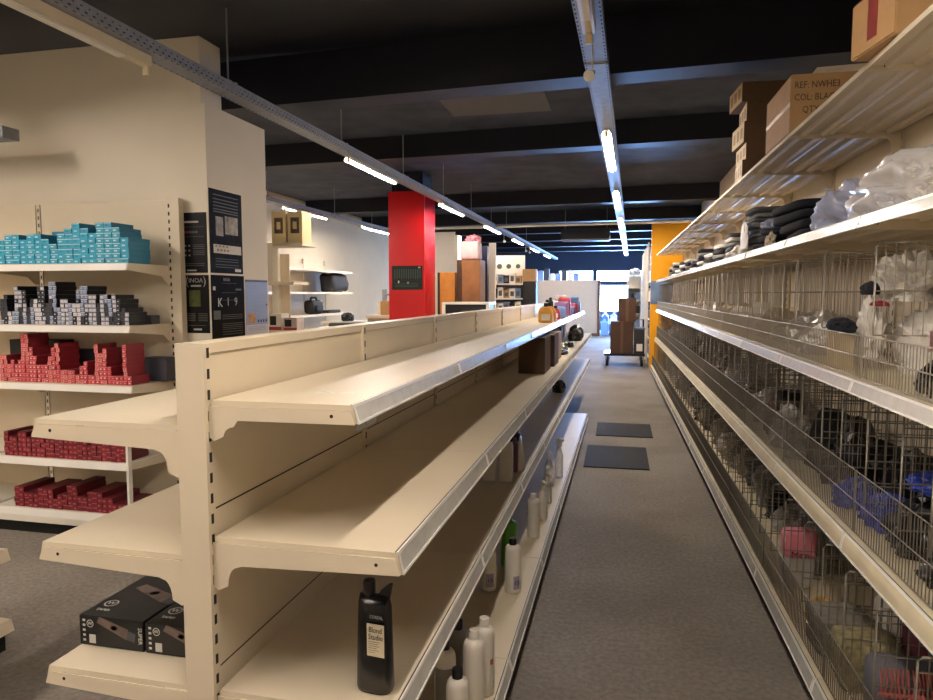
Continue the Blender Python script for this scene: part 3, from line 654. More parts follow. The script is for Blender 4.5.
# storage basket with lids riding on the gondola's end
t = thing('storage_tub', 'clear domed tub with mauve packets at the far gondola end', 'tub', (-.78, 10.0, S1))
obj('tub_body', softbox(.24, .4, .15, 4, .3, .0), Mclear('tub_clear', '#c7d2e6', .5, .2), t); obj('lid', softbox(.15, .25, .04, 4, .5, .0), plw, t, (0, 0, .15))
# two black boxed clippers on the far side third shelf
LZ = .5332
bxm = M('clipper_box_black', '#050507', .4, noise_amt=.3, scale=10); chrome = M('clipper_print_bronze', '#6e5c55', .4, noise_amt=.3, scale=30); prt = M('print_white', '#c9c7c2', .5); prtg = M('print_grey_dark', '#4a4a50', .5)
def clipper_box(label, x, y, rz):
    t = thing('clipper_box', label, 'box', (x, y, LZ), rz, 'boxed clippers on the far side shelf')
    w, d, h = .204, .46, .084
    obj('box_body', bx(-w/2, w/2, -d/2, d/2, 0, h), bxm, t, bev=.002)
    def clip(m, f):      # printed clipper shape: body, blade, thumb switch
        m.add([f(*p) for p in [(-.055,.022),(-.045,.040),(.045,.012),(.04,-.018)]], [(0,1,2,3)], 0)
        m.add([f(*p) for p in [(.042,.010),(.068,.002),(.064,-.022),(.038,-.016)]], [(0,1,2,3)], 1)
        m.add([f(.0+.011*math.cos(a*.7), .012+.007*math.sin(a*.7)) for a in range(9)], [tuple(range(9))], 2)
    m = MB(); clip(m, lambda u, v: (u + .01, -d/2 - .0006 , .046 + v)); obj('printed_clipper', m, [chrome, prtg, ink], t)
    m = MB(); clip(m, lambda u, v: (u*1.45 + .012, -.085 + v*1.7, h + .0006)); obj('printed_clipper', m, [chrome, prtg, ink], t)
    m = MB()
    for k in range(5): m.box(-w/2 + .012, -w/2 + .02, -d/2 - .0008, -d/2, .012 + k*.014, .018 + k*.014)
    m.box(-w/2 + .032, -w/2 + .052, -d/2 - .0008, -d/2, .008, .032); obj('printed_panel', m, prt, t)
    for (cx, cy, r_, f) in ((-.064, -.150, .020, 1), (-.066, .063, .011, 0)):
        m = MB(); n = 20
        P = (lambda u, v: (cx + u, cy + v, h + .0006)) if f else (lambda u, v: (cx + u, -d/2 - .0007, cy + v))
        vs = [P(q*r_*math.cos(2*math.pi*k/n), q*r_*math.sin(2*math.pi*k/n)) for q in (1, .8) for k in range(n)]
        m.add(vs, [(k, (k+1) % n, n+(k+1) % n, n+k) for k in range(n)]); obj('logo_ring', m, prt, t)
    text('W', .024, (-.064, -.150, h + .0008), (0, 0, 0), prt, t); text('W', .014, (-.066, -d/2 - .001, .063), FRONT, prt, t)
    text('SUPER', .017, (.092, -d/2 - .001, .044), (rad(90), rad(90), 0), prt, t); text('TAPER', .015, (-.058, -.190, h + .0008), (0, 0, 0), prt, t)
    text('WAHL', .03, (.06, .10, h + .0008), (0, 0, rad(0)), prtg, t)
    return t
clipper_box('black clipper box at the outer edge of the far side shelf', -1.352, 1.76, 0)
clipper_box('black clipper box squeezed against the gondola upright', -1.143, 1.76, 0)
t = obj('white_roll', MB().lathe([(.055,0),(.058,.02),(.05,.03),(.058,.045),(.05,.055),(.056,.075),(.048,.09),(.02,.098)], 24), whitec, None, (-1.345, 1.475, .1412)); tag(t, 'white ribbed towel roll under the clipper boxes', 'towel roll')

# ------------------------------------------------------------------ shelving unit with hair colour cartons
u = thing('wall_shelving', 'cream wall shelving unit full of small colour cartons', 'shelving', (-2.87, 3.90, 0))
um3 = upright(0, .09, 2.11, [], .05); z = .2
while z < 2.08: um3.box(.012, .024, -.0256, -.0248, z, z + .024, 1); z += .05
um3 = um3.mesh('upright', [cream, slotm])
obj('upright', um3, None, u, (0, 0, 0))
m = MB().box(-.013, .013, -.0, .03, 0, 2.10); z = .2
while z < 2.08: m.box(-.005, .005, -.0006, 0, z, z + .024, 1); z += .05
mj = m.mesh('upright', [cream, slotm])
for n in (1, 2): obj('upright', mj, None, u, (-n*1.03 + .0225, -.0, 0))
m = MB()
zz = [.1, .5, .9, 1.3, 1.7, 2.1]
for a, b_ in zip(zz, zz[1:]): m.box(-.985, -.0, .0, .006, a + .0015, b_ - .0015)
pmw = m.mesh('back_panel', cream)
for n in range(2): obj('back_panel', pmw, None, u, (-n*1.03, 0, 0))
WZ = [1.683, 1.310, .947, .489, .167]
for i, z in enumerate(WZ):
    d = .395 if i < 3 else .46
    tm = MB(); tm.box(-1.0, -.004, -d + .01, -.002, -.013, 0); tm.prism([(-d + .012, .001), (-d + .004, .001), (-d - .006, -.042), (-d, -.042), (-d + .014, -.013)], 'x', -1.0, -.004)
    bk = MB().prism([(-.002,-.012),(-d+.004,-.005),(-d-.004,-.04),(-.09,-.07),(-.03,-.12),(-.002,-.12)], 'x', -.005, -.001)
    for n in range(2):
        sh = obj('shelf', tm, cream if i < 3 else white, u, (-n*1.03, 0, z)); obj('price_rail', MB().prism([(-d+.003,-.004),(-d+.001,-.004),(-d-.0085,-.042),(-d-.0065,-.042)], 'x', -.998, -.006), railtop, sh)
        obj('shelf_bracket', bk, cream, u, (-n*1.03, 0, z))
obj('kick_plate', bx(-2.06, -.01, -.42, -.40, 0, .10), blackmat, u)
obj('base_skirt', bx(-2.06, -.005, -.47, -.455, .085, .125), white, u)
obj('side_frame', bx(-.004, .012, -.47, -.44, .1, .75), white, u)
# small colour cartons: one mesh for each look, every carton an object
def smallcarton(w, h, d, body, endm, mark, edge):
    m = MB().box(-w/2, w/2, 0, d, 0, h, 0)
    m.box(-w/2 + .0006, w/2 - .0006, -.0004, 0, .0006, h - .0006, 1)
    m.box(-w/2 + .0006, w/2 - .0006, -.0008, -.0004, h*.80, h*.94, 3)
    m.box(-w*.28, w*.10, -.0008, -.0004, h*.3, h*.58, 2)
    return m.mesh('colour_carton', [body, endm, mark, edge])
tealb = M('carton_teal_side', '#1b7d9e', .5); teal = M('carton_teal', '#2f9fbe', .5, noise_amt=.06, scale=30); palee = M('carton_pale', '#bcd5da', .5); tealdk = M('carton_teal_dark', '#1f7f9c', .5)
gs = M('carton_black_side', '#14161e', .5); gl = M('carton_silver', '#b9b9c4', .45, noise_amt=.1, scale=40); gb = M('carton_steel_blue', '#7688a8', .45); gm = M('carton_graphite', '#3a3c46', .5); gw = M('carton_white', '#ddd8d6', .5)
rd = M('carton_red', '#c23c46', .5, noise_amt=.1, scale=30); rdp = M('carton_red_pale', '#d98a86', .5); rdk = M('carton_red_side', '#8e2530', .5); drd = M('carton_maroon', '#7c1f28', .5, noise_amt=.08, scale=30); drs = M('carton_maroon_side', '#5c141c', .5); drl = M('carton_maroon_mark', '#b0606a', .5)
def stacks(kind, looks, w, h, d, z, heights, x0, yf, tier, group, rng):
    ms = [(smallcarton(w - .0008, h - .0006, d, *lk[0]), lk[1]) for lk in looks]
    x = x0 - w/2
    for c, H in enumerate(heights):
        pick = rng.randrange(len(ms)); jx = rng.uniform(-.0003, .0003); run = rng.random()
        for k in range(H):
            if rng.random() < .28: pick = rng.randrange(len(ms))
            me, nm = ms[pick]
            o = D.objects.new(kind, me); COL.objects.link(o)
            o.location = (x + jx, yf + rng.uniform(-.003, .006), z + k*h)
            tag(o, f'{nm} carton, {nth(k+1)} up, {nth(c+1)} stack from the posters, {tier}', 'carton', group)
        x -= w
rng = random.Random(4)
YF = 3.535
stacks('turquoise_carton', [((tealb, teal, tealdk, palee), 'turquoise'), ((tealb, teal, palee, palee), 'turquoise'), ((tealb, teal, palee, teal), 'pale marked turquoise')], .056, .0305, .19, 1.6842, [5,7,8,8,6,7,8,7,6,4,5,6,6,5,6,6,5], -2.885, YF, 'top shelf', 'turquoise colour cartons', rng)
stacks('silver_carton', [((gs, gs, gl, gm), 'small black and silver'), ((gs, gl, gw, gm), 'small silver'), ((gs, gb, gl, gw), 'small steel blue'), ((gs, gw, gl, gb), 'small white'), ((gs, gm, gs, gs), 'small graphite')], .0285, .0265, .16, 1.3112, [3,4,6,7,6,7,7,5,7,7,9,9,8,5,5,6,6,4,10,10,5,9,9,6,6,4,8,8,9,3,3,7,6], -2.90, YF, 'second shelf', 'silver and blue colour cartons', rng)
stacks('red_carton', [((rdk, rd, rdp, rdp), 'small red'), ((rdk, rdp, rd, rd), 'small pale red'), ((rdk, rd, gw, rdp), 'small red')], .0285, .0275, .16, .9482, [2,9,2,2,2,4,8,7,9,2,2,5,4,2,3,3,3,3,9,8,6,4,4,4,6,8,11,11,5,4,5,4,6,6], -2.90, YF, 'third shelf', 'red colour cartons', rng)
stacks('maroon_carton', [((drs, drd, drl, drs), 'maroon'), ((drs, drd, drs, drl), 'plain maroon'), ((drs, rdk, drl, drs), 'dark red')], .034, .0305, .2, .4902, [4,4,4,5,4,4,4,3,4,4,5,4,4,5,7,7,6,4,4,5,4,5,5,4,4,5], -2.90, 3.46, 'fourth shelf', 'maroon colour cartons on the fourth shelf', rng)
stacks('maroon_carton', [((drs, drd, drl, drs), 'maroon'), ((drs, drd, drs, drl), 'plain maroon')], .036, .031, .24, .1682, [2,2,2,3,3,4,4,4,3,3,5,5,3,3,2,4,4,4,3,3,3,4,4], -2.90, 3.46, 'bottom shelf', 'maroon colour cartons on the bottom shelf', rng)
# bigger packets lying behind and between them
def packet(label, x, y, z, w, d, h, mt, rz=0):
    o = obj('flat_packet', bx(-w/2, w/2, -d/2, d/2, 0, h), mt, None, (x, y, z), rz, .0015); return tag(o, label, 'carton')
packet('dark packet pile at the end of the third shelf', -2.955+.06, 3.80, .9482, .16, .10, .15, gm); packet('long black packet stacked behind the red cartons', -3.30, 3.80, .9482, .50, .10, .19, gs); packet('black packet pile behind the red cartons further along', -3.80, 3.80, .9482, .40, .12, .25, gs)
packet('low graphite packet pile at the end of the second shelf', -2.925, 3.75, 1.3112, .09, .08, .055, gm); packet('long dark packet behind the silver cartons', -3.55, 3.80, 1.3112, .6, .1, .17, gs)
packet('dark teal packets behind the turquoise stacks', -3.4, 3.82, 1.6842, .5, .1, .22, tealdk)

# ------------------------------------------------------------------ posters
def poster(label, loc, rz, w, h, base, decals, texts=()):
    t = thing('poster', label, 'poster', loc, rz)
    obj('poster_sheet', bx(-w/2, w/2, -.002, 0, 0, h), base, t)
    by = {}
    for x0, z0, x1, z1, mt in decals: by.setdefault(mt.name, MB()).box(x0*w - w/2, x1*w - w/2, -.0028, -.002, z0*h, z1*h)
    for k, m in by.items(): obj('printed_area', m, MATS[k], t)
    for s, size, x, z, mt in texts: text(s, size, (x*w - w/2, -.0032, z*h), FRONT, mt, t)
    return t
pbl = M('poster_black', '#0c0c0e', .55, noise_amt=.4, scale=9, spec=.2); pgl = M('poster_glossy_charcoal', '#1d1b1a', .75, noise_amt=.6, scale=14, spec=.1); pbr = M('poster_brown_black', '#171310', .8, noise_amt=.3, scale=12, spec=.08); pbu = M('poster_blue', '#8f9fc4', .5, noise_amt=.06, scale=8)
pg = M('print_light', '#a8a49c', .6); pd = M('print_dim', '#55534f', .6); pr_ = M('print_red', '#8e2f38', .6); pgr = M('print_olive', '#4d5522', .6, noise_amt=.5, scale=20); pk_ = M('print_salmon', '#b98a80', .6); pw = M('print_bright', '#dcd6c8', .6); por = M('print_orange', '#c48f5e', .6, noise_amt=.4, scale=25)
lines = lambda x0, x1, zs, mt, hgt=.008: [(x0, z_, x1, z_ + hgt, mt) for z_ in zs]
poster('black poster with swatch column, above the poster with brackets', (-2.749, 3.9495, 1.637), 0, .235, .388, pbl,
       [(.18,.83,.75,.86,pg)] + lines(.08,.92,(.76,.60),pd,.005) + [(.2+.09*k,.66,.26+.09*k,.695, pr_ if k < 3 else pd) for k in range(6)] +
       [(.08,.30+.055*k,.22,.345+.055*k, pk_ if k > 1 else pr_) for k in range(4)] + [(.3+.12*q,.44-.08*k,.35+.12*q,.465-.08*k,pg) for k in range(3) for q in range(2)] + lines(.56,.92,(.46,.43,.40,.36,.33,.30),pd) + lines(.1,.9,(.15,.12),pd) + [(.35,.03,.65,.055,pg)])
poster('black narrow poster with bracketed title and green figure', (-2.722, 3.9495, 1.245), 0, .188, .378, pbl,
       [(.30,.80,.70,.83,pg),(.22,.46,.66,.74,pgr)] + lines(.1,.44,(.33,.30,.27,.24,.21),pd,.012) + lines(.56,.92,(.33,.30,.27,.24,.21),pd,.012) + lines(.15,.85,(.13,),pd) + [(.36,.05,.68,.08,pg)],
       [('(', .075, .15, .90, pg), (')', .075, .85, .90, pg), ('INOA', .042, .5, .905, pg)])
poster('large glossy charcoal poster with cream strip, topmost on the wall return', (-2.62, 4.152, 1.638), rad(90), .385, .545, pgl,
       [(.10,.24,.95,.345,M('print_cream_strip','#d2c7b0',.6))] + [(.15+.11*k,.315,.20+.11*k,.335,pd) for k in range(4)] + [(.2+.1*k,.265,.26+.1*k,.29,pr_) for k in range(4)] +
       lines(.15,.85,(.17,.14,.10,.07),pd) + [(.74,.025,.93,.06,pw)] + [(.18,.45,.40,.68,M('painted_sheen_grey','#8b8680',.2,noise_amt=.5,scale=18)),(.46,.48,.86,.70,MATS['painted_sheen_grey'])] + lines(.12,.88,(.93,.88,.84,.80,.76,.73),pd,.012))  # the two grey patches are sheen painted onto the glossy sheet
poster('brown black poster with big white numerals under the glossy one', (-2.62, 4.155, 1.207), rad(90), .395, .418, pbr,
       lines(.3,.75,(.87,.72,.60),pd,.006) + lines(.30,.92,(.36,.33,.30,.22,.19,.16,.13,.09,.05),pd,.007) + [(.05,.30,.25,.44,pd),(.05,.76,.12,.82,pw),(.72,.76,.9,.79,pd)],
       [('K', .085, .24, .56, pw), ('1', .08, .48, .57, pg), ('9', .08, .72, .57, pg), ('INOA', .03, .45, .93, pg)])
poster('pale blue poster with colour square beside the brown black one', (-2.62, 4.52, 1.212), rad(90), .305, .390, pbu,
       [(.0,.0,1,.17,M('print_pale_lilac','#c6c3cf',.6)),(.10,.20,.42,.38,por),(0,.96,1,1,M('print_slate','#4c5268',.6))] + [(.52+.12*k,.21,.58+.12*k,.26,M('print_navy','#20263f',.6)) for k in range(4)] + lines(.08,.4,(.9,.86,.80,.74,.68,.55,.48),pg) + lines(.5,.92,(.88,.82,.76,.7,.62,.55,.44),pg) + lines(.1,.9,(.13,.1,.07),pd,.005) + [(.92,.52,.98,.55,ink)])

# ------------------------------------------------------------------ recess behind the posters
e = thing('end_shelf', 'narrow cream end shelf holding two framed boxes beside the posters', 'shelving', (-3.39, 6.30, 0))
obj('post', bx(-.07, .0, -.03, .03, 0, 1.99), white, e); obj('back_panel', bx(0, .10, .02, .03, .1, 1.9), cream, e)
for z in (1.99, 1.62, 1.15): obj('shelf', MB().box(-.0, .40 if z > 1.9 else .30, -.28, .02, -.03, 0).prism([(-.28, 0), (-.30, -.035), (-.28, -.035)], 'x', 0, .40 if z > 1.9 else .30), cream, e, (0, 0, z))
pf = M('framed_box_cream', '#e2cf9d', .6); pdk = M('framed_print', '#5b4e43', .5, noise_amt=.5, scale=25)
for k, x in enumerate((-3.26, -3.09)):
    t = thing('framed_box', 'cream box with dark framed print, ' + ('next to the wall return' if k == 0 else 'at the open shelf end'), 'box', (x, 6.17, 1.9905))
    obj('box_body', bx(-.075, .075, -.11, .09, 0, .30), pf, t, bev=.003); obj('printed_window', MB().box(-.045, .045, -.1112, -.11, .09, .24, 0).box(-.02, .02, -.1118, -.1112, .13, .20, 1), [pdk, pf], t)
for k, (x, w_, h_, mt) in enumerate(((-3.31, .13, .16, paper), (-3.15, .14, .12, M('box_red_white', '#c9b6ae', .5, noise_amt=.2, scale=6)))):
    t = thing('small_box', ('white box with dark lid band' if k == 0 else 'white box with black and red print') + ' on the low end shelf', 'box', (x, 6.12, 1.1505))
    obj('box_body', bx(-w_/2, w_/2, -.08, .08, 0, h_), mt, t, bev=.002); obj('printed_area', MB().box(-w_*.4, w_*.1, -.0812, -.08, h_*.3, h_*.85, 0).box(-w_/2, w_/2, -.0812, -.08, 0, h_*.2, 1), [ink, M('print_scarlet', '#b8383a', .5)], t)
t = obj('hanging_card', bx(-.035, .035, -.004, 0, 0, .36), paper, None, (-3.30, 6.02, 1.63)); t.location = (-3.33, 5.995, 1.62); tag(t, 'white hanging card strip under the framed boxes', 'card')
rw = thing('wall_shelving', 'long cream wall shelving in the recess, nearly empty', 'shelving', (-6.28, 9.6, 0))
for n in range(5): obj('upright', bx(0, .04, n*1.0 - .02, n*1.0 + .02, 0, 2.2), cream, rw)
m = MB()
for a, b_ in ((.1,.5),(.502,.9),(.902,1.3),(1.302,1.7),(1.702,2.1)): m.box(.02, .03, .02, .98, a, b_)
pmr = m.mesh('back_panel', cream)
for n in range(4): obj('back_panel', pmr, None, rw, (0, n, 0))
for z, L in ((1.96, 4), (1.54, 4), (1.12, 4), (.68, 4)):
    tm = tray(.62, 1, 1, .04, False).mesh('shelf', white)
    for n in range(L): obj('shelf', tm, None, rw, (.03, n, z))
bagm = M('shoulder_bag_black', '#17171a', .5, noise_amt=.3)
t = obj('black_bag', softbox(.32, .80, .37, 31, .35, .10, freq=5), M('bag_film_black', '#222226', .5), None, (-5.84, 13.14, 1.541)); tag(t, 'black film wrapped bundle at the end of the recess shelf', 'bag')
t = thing('camera_bag', 'boxy black bag with handle on the lower recess shelf', 'bag', (-5.76, 12.0, 1.121))
obj('bag_body', softbox(.2, .46, .26, 2, .3, .03), bagm, t); obj('handle', MB().tube([(.0,-.14,.24),(.0,-.10,.31),(.0,.10,.31),(.0,.14,.24)], .02, 8), bagm, t); obj('pocket', softbox(.05, .28, .14, 3, .4, .03), bagm, t, (.115, 0, .03))
t = obj('flat_tray', softbox(.26, .7, .06, 3, .3, .1), bagm, None, (-5.85, 12.9, 1.121)); tag(t, 'flat black case lying beside the boxy black bag', 'case')
t = obj('black_shoe_pair', crumple(.10, .16, .09, 303, 3, .2), bagm, None, (-4.9, 12.0, 1.02)); 
ct = thing('counter', 'cream counter with raised back board in front of the recess wall', 'counter', (-4.35, 11.6, 0))
obj('counter_body', bx(-.9, .2, -.3, .3, 0, .98), cream, ct); obj('counter_top', bx(-.93, .22, -.33, .33, .98, 1.02), white, ct)
tag(t, 'pair of small black shoes on the recess counter', 'shoes'); t.location = (-4.82, 11.4, 1.0205)
c2 = thing('counter', 'cream counter carrying a small carton beside the red column', 'counter', (-3.95, 10.9, 0))
obj('counter_body', bx(-.22, .34, -.2, .35, 0, 1.10), M('counter_panel', '#b9aa8e', .6), c2); obj('counter_top', bx(-.24, .36, -.23, .36, 1.10, 1.15), cream, c2); obj('back_board', bx(-.24, .36, .33, .36, 1.15, 1.36), cream, c2)
t = thing('cardboard_box', 'small light carton with dark label beside the red column', 'box', (-3.86, 10.95, 1.1505)); obj('box_body', bx(-.13, .2, -.12, .12, 0, .23), carton, t, bev=.003); obj('label', bx(.03, .15, -.1212, -.12, .06, .15), pdk, t)
t = thing('wall_bracket', 'grey arm bracket with black knob above the small light carton', 'bracket', (-4.05, 11.235, 1.36)); obj('plate', bx(-.05, .03, -.01, .01, 0, .22), zinc, t); obj('arm', MB().tube([(0,-.01,.13),(.16,-.02,.13)], .016, 8), zinc, t); obj('knob', MB().lathe([(.02,.11),(.03,.14),(.02,.17)], 10, 0, .24), black, t); obj('stem', MB().tube([(.16,-.02,.13),(.24,0,.13)], .01, 6), zinc, t)
t = obj('flat_tray', softbox(.62, .5, .05, 7, .3, .1), bagm, None, (-3.23, 8.0, 1.1005)); tag(t, 'flat black packages lying on the low cabinet behind the gondola', 'package')
c3 = thing('low_cabinet', 'low cream cabinet behind the gondola carrying flat black packages', 'cabinet', (-3.2, 8.0, 0)); obj('cabinet_body', bx(-.4, .4, -.35, .35, 0, 1.07), cream, c3); obj('cabinet_top', bx(-.42, .42, -.37, .37, 1.07, 1.10), white, c3)

# ------------------------------------------------------------------ red column and what stands beyond it
rc = thing('red_column_cladding', 'glossy red square column with a small dark poster', 'column', (-3.255, 10.3, 0)); rc['kind'] = 'structure'
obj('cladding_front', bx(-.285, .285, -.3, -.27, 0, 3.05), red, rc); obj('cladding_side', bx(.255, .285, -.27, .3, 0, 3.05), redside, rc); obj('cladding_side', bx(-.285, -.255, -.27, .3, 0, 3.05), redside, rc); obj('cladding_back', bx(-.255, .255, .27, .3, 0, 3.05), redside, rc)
struct('column_core', bx(-3.50, -3.01, 10.06, 10.54, 0, 3.352), navy)
poster('dark green poster with tiny pale lettering on the red column', (-3.245, 9.9985, 1.565), 0, .49, .365, M('poster_dark_green', '#0e1512', .55), [(.08 + .075*k, .45 + .02*(k % 3), .11 + .075*k, .86, M('print_dim_green', '#3d5245', .6)) for k in range(12)] + lines(.1,.85,(.12,.18,.24),M('print_dim_green','#3d5245',.6),.02) + [(.20,.28,.24,.38,pw),(.5,.26,.55,.33,pg),(.86,.9,.93,.95,pw)])
wpan = M('melamine_white', '#ded9cd', .5); oak = M('wood_oak', '#c07f35', .5, noise_amt=.18, scale=6); brownw = M('wood_brown', '#80552f', .5, noise_amt=.2, scale=5)
t = thing('tall_white_panel', 'tall white wardrobe panels standing behind the red column', 'panel', (-3.45, 13.2, 0)); obj('panel_leaf', bx(-.35, .16, -.02, .02, 0, 2.72), wpan, t); obj('panel_leaf', bx(.165, .22, -.02, .3, 0, 2.66), wpan, t)
t = thing('wooden_cabinet', 'orange oak cabinet between red column and brown cupboard', 'cabinet', (-2.93, 11.1, 0)); obj('cabinet_body', bx(-.10, .16, 0, .4, 0, 1.86), oak, t, bev=.004); obj('side_panel', bx(-.14, -.101, 0, .4, 0, 1.86), M('wood_dark', '#3b2416', .5), t)
t = thing('tall_cupboard', 'tall brown wooden cupboard with a pink bag on top', 'cupboard', (-2.52, 11.0, 0)); obj('door', bx(-.10, .20, -.02, 0, .05, 2.05), brownw, t, bev=.003); obj('cupboard_body', bx(-.185, .20, 0, .42, 0, 2.06), brownw, t); obj('side_door', bx(-.185, -.103, -.02, 0, .05, 2.05), M('wood_dark_brown', '#3a2415', .5, noise_amt=.2, scale=5), t)
t = thing('carrier_bag', 'pale pink carrier bag standing on the brown cupboard', 'bag', (-2.50, 11.15, 2.061)); obj('bag_body', softbox(.32, .28, .30, 3, .25, .03), M('bag_pale_pink', '#c9adad', .6, noise_amt=.12, scale=10), t); obj('bow', crumple(.13, .1, .09, 305, 3, .35), M('bow_pink', '#b5727f', .6), t, (.04, 0, .285))
t = obj('navy_panel', MB().box(-.14, .05, -.3, .3, 0, 2.35), M('panel_navy', '#16305c', .3), None, (-2.45, 12.3, 0)); tag(t, 'dark navy upright panel beside the brown cupboard', 'panel')
t = obj('white_post', bx(-.05, .06, -.05, .05, 0, 2.4), white, None, (-2.31, 12.0, 0)); tag(t, 'white post beside the navy panel', 'post')
t = thing('display_case', 'low case with speckled dark front and white rim behind the gondola', 'display case', (-1.92, 8.25, 0))
obj('case_body', bx(-.275, .275, -.0, .4, 0, 1.37), M('speckled_black', '#161618', .5, noise_amt=.9, scale=30), t); obj('case_rim', MB().box(-.30, .30, -.02, .42, 1.372, 1.40).box(-.30, -.26, -.02, 0, 1.0, 1.37).box(.26, .30, -.02, 0, 1.0, 1.37), white, t)
ds = thing('box_shelf', 'white display shelf with pictured boxes beyond the navy panel', 'shelving', (-2.28, 13.5, 0))
obj('back_board', bx(-.36, .30, .28, .30, 0, 2.28), wpan, ds)
for x in (-.36, .28): obj('side_panel', bx(x, x + .025, -.05, .28, 0, 1.7 if x > 0 else 2.28), M('panel_dark', '#1c1d22', .5) if x > 0 else white, ds)
for z in (.9, 1.15, 1.42, 1.71): obj('shelf', bx(-.335, .31, -.08, .28, z - .03, z), white, ds)
m = MB()
for k in range(3): m.lathe([(.055 - .004*k, 0), (.05 - .004*k, .004)], 14, 0, -.22 + .19*k, 0)
dm = obj('round_emblem', MB().add([(v[0], .277 - v[2], v[1] + 2.06) for v in m.v], m.f), pd, ds)
random.seed(9)
for z, lv in ((1.71, 'upper'), (1.42, 'middle'), (1.15, 'lower')):
    for k in range(5):
        h_ = random.uniform(.15, .22); mt = [paper, carton, white, gb, black][(k + int(z*10)) % 5]; nmx = ['white', 'brown', 'white', 'blue grey', 'black'][(k + int(z*10)) % 5]
        t = obj('small_box', MB().box(-.055, .055, -.1, .1, 0, h_, 0).box(-.035, .035, -.1012, -.1, h_*.2, h_*.7, 1), [mt, pd], None, (-2.54 + .118*k, 13.55, z + .001)); tag(t, f'small {nmx} box, {nth(k+1)} from the navy panel on the {lv} display level', 'box', 'boxes on the display shelf')
t = obj('cardboard_box', bx(-.13, .13, -.15, .15, 0, .24), carton, None, (-1.85, 13.6, 1.75), bev=.004); 
st = thing('side_stand', 'plain stand carrying the small brown carton', 'stand', (-1.85, 13.6, 0)); obj('stand_body', bx(-.12, .14, -.16, .16, 0, 1.745), M('panel_dark2', '#2a2724', .6), st); tag(t, 'small brown carton beside the white display shelf', 'box')
random.seed(14)
for k in range(9):
    h_ = random.uniform(.15, .42); mt, nmx = [(gm, 'dark'), (white, 'white'), (bl, 'pale blue')][k % 3]
    t = obj('parcel', MB().box(-.09, .09, -.045, .045, 0, h_).prism([(-.09, h_), (.09, h_), (.05, h_ + .03), (-.05, h_ + .03)], 'y', -.03, .03), mt, None, (-3.4 + k*.155*1.35, 24.85, 1.9905)); tag(t, f'{nmx} parcel, {nth(k+1)} along the partition top', 'parcel', 'parcels on the partition')

# ------------------------------------------------------------------ aisle: mats, trolley, far white shelving
matm = M('rubber_mat', '#23252a', .9, noise_amt=.15, scale=60, bump=.3, bscale=200)
for k, (x, y, w_, d_) in enumerate(((-.05, 6.34, .56, .86), (.015, 7.64, .59, .74))):
    o = obj('floor_mat', bx(-w_/2, w_/2, -d_/2, d_/2, .001, .010), matm, None, (x, y, 0), rad(.5), .003); tag(o, 'dark rubber mat in the aisle, ' + ('closer of the two' if k == 0 else 'farther of the two'), 'mat')
t = thing('platform_trolley', 'black platform trolley with castors loaded with dark cartons', 'trolley', (.0, 14.8, 0))
obj('platform', bx(-.40, .42, -.35, .5, .22, .27), black, t)
for x, y in ((-.34, -.28), (.36, -.28), (-.34, .4), (.36, .4)):
    w_ = obj('castor', MB().tube([(x-.025, y, .075), (x+.025, y, .075)], .074, 14), blackmat, t); obj('fork', MB().box(x-.04, x-.03, y-.03, y+.03, .06, .22).box(x+.03, x+.04, y-.03, y+.03, .06, .22), zinc, w_)
obj('push_bar', MB().tube([(.40, .45, .27), (.40, .45, .95), (.18, .45, .95), (.18, .45, .27)], .018, 8), black, t)
darkbox = M('carton_dark_brown', '#4a3426', .8, noise_amt=.1)
for lb_, x, y, w_, d_, h_, z in (('large dark brown carton standing on the platform trolley', -.05, 14.75, .46, .5, .66, .2705), ('smaller dark carton on top of the large trolley carton', .05, 14.78, .36, .42, .48, .9305)):
    q = thing('cardboard_box', lb_, 'box', (x, y, z)); obj('box_body', bx(-w_/2, w_/2, -d_/2, d_/2, 0, h_), darkbox, q, bev=.005); obj('tape_strip', bx(-.03, .03, -d_/2-.001, -d_/2, 0, h_), M('tape_dark', '#5c4230', .3), q)
t = thing('plastic_crate', 'dark crate beside the large carton on the trolley', 'crate', (.30, 14.72, .2705)); obj('crate_body', bx(-.10, .11, -.2, .2, 0, .5), M('crate_dark', '#1d222c', .5), t, bev=.006); obj('crate_rim', bx(-.112, .122, -.21, .21, .5, .53), M('crate_blue', '#50627e', .5), t); obj('label', bx(-.05, .07, -.2014, -.2, .05, .2), white, t)
sw = thing('white_shelving', 'white shelving run beyond the yellow pillar with bluish packs', 'shelving', (.46, 15.2, 0))
for n in range(6): obj('upright', bx(.0, .03, n - .015, n + .015, 0, 2.6), white, sw)
for z in (.14, .55, .95, 1.35, 1.75, 2.15, 2.5):
    tm = tray(.34, 1, 1, .045, False).mesh('shelf', white)
    for n in range(5): obj('shelf', tm, None, sw, (.03, n, z))
for n in range(5): obj('back_panel', bx(.375, .385, n, n + .99, .1, 2.6), white, sw)
random.seed(31)
for i, z in enumerate((.14, .55, .95, 1.35, 1.75, 2.15)):
    for k in range(8):
        mt, nmx = [(bl, 'pale blue'), (gm, 'dark'), (white, 'white'), (M('pack_denim', '#34486e', .5), 'denim blue')][random.randrange(4)]; h_ = random.uniform(.15, .3)
        o = obj('boxed_pack', bx(-.13, .13, -.2, .2, 0, h_), mt, None, (.66, 15.55 + k*.6, z + .001), bev=.004); tag(o, f'{nmx} boxed pack, {nth(k+1)} along level {nth(i+1)} of the white shelving', 'box', 'packs on the white shelving')
tw = thing('white_shelving', 'white cross shelving facing the aisle behind the trolley', 'shelving', (.08, 19.0, 0))
for x in (-.02, .34): obj('upright', bx(x - .015, x + .015, 0, .4, 0, 2.0), white, tw)
for z in (.2, .6, .98, 1.34, 1.68): obj('shelf', MB().box(0, .33, -.05, .4, z - .03, z), white, tw)
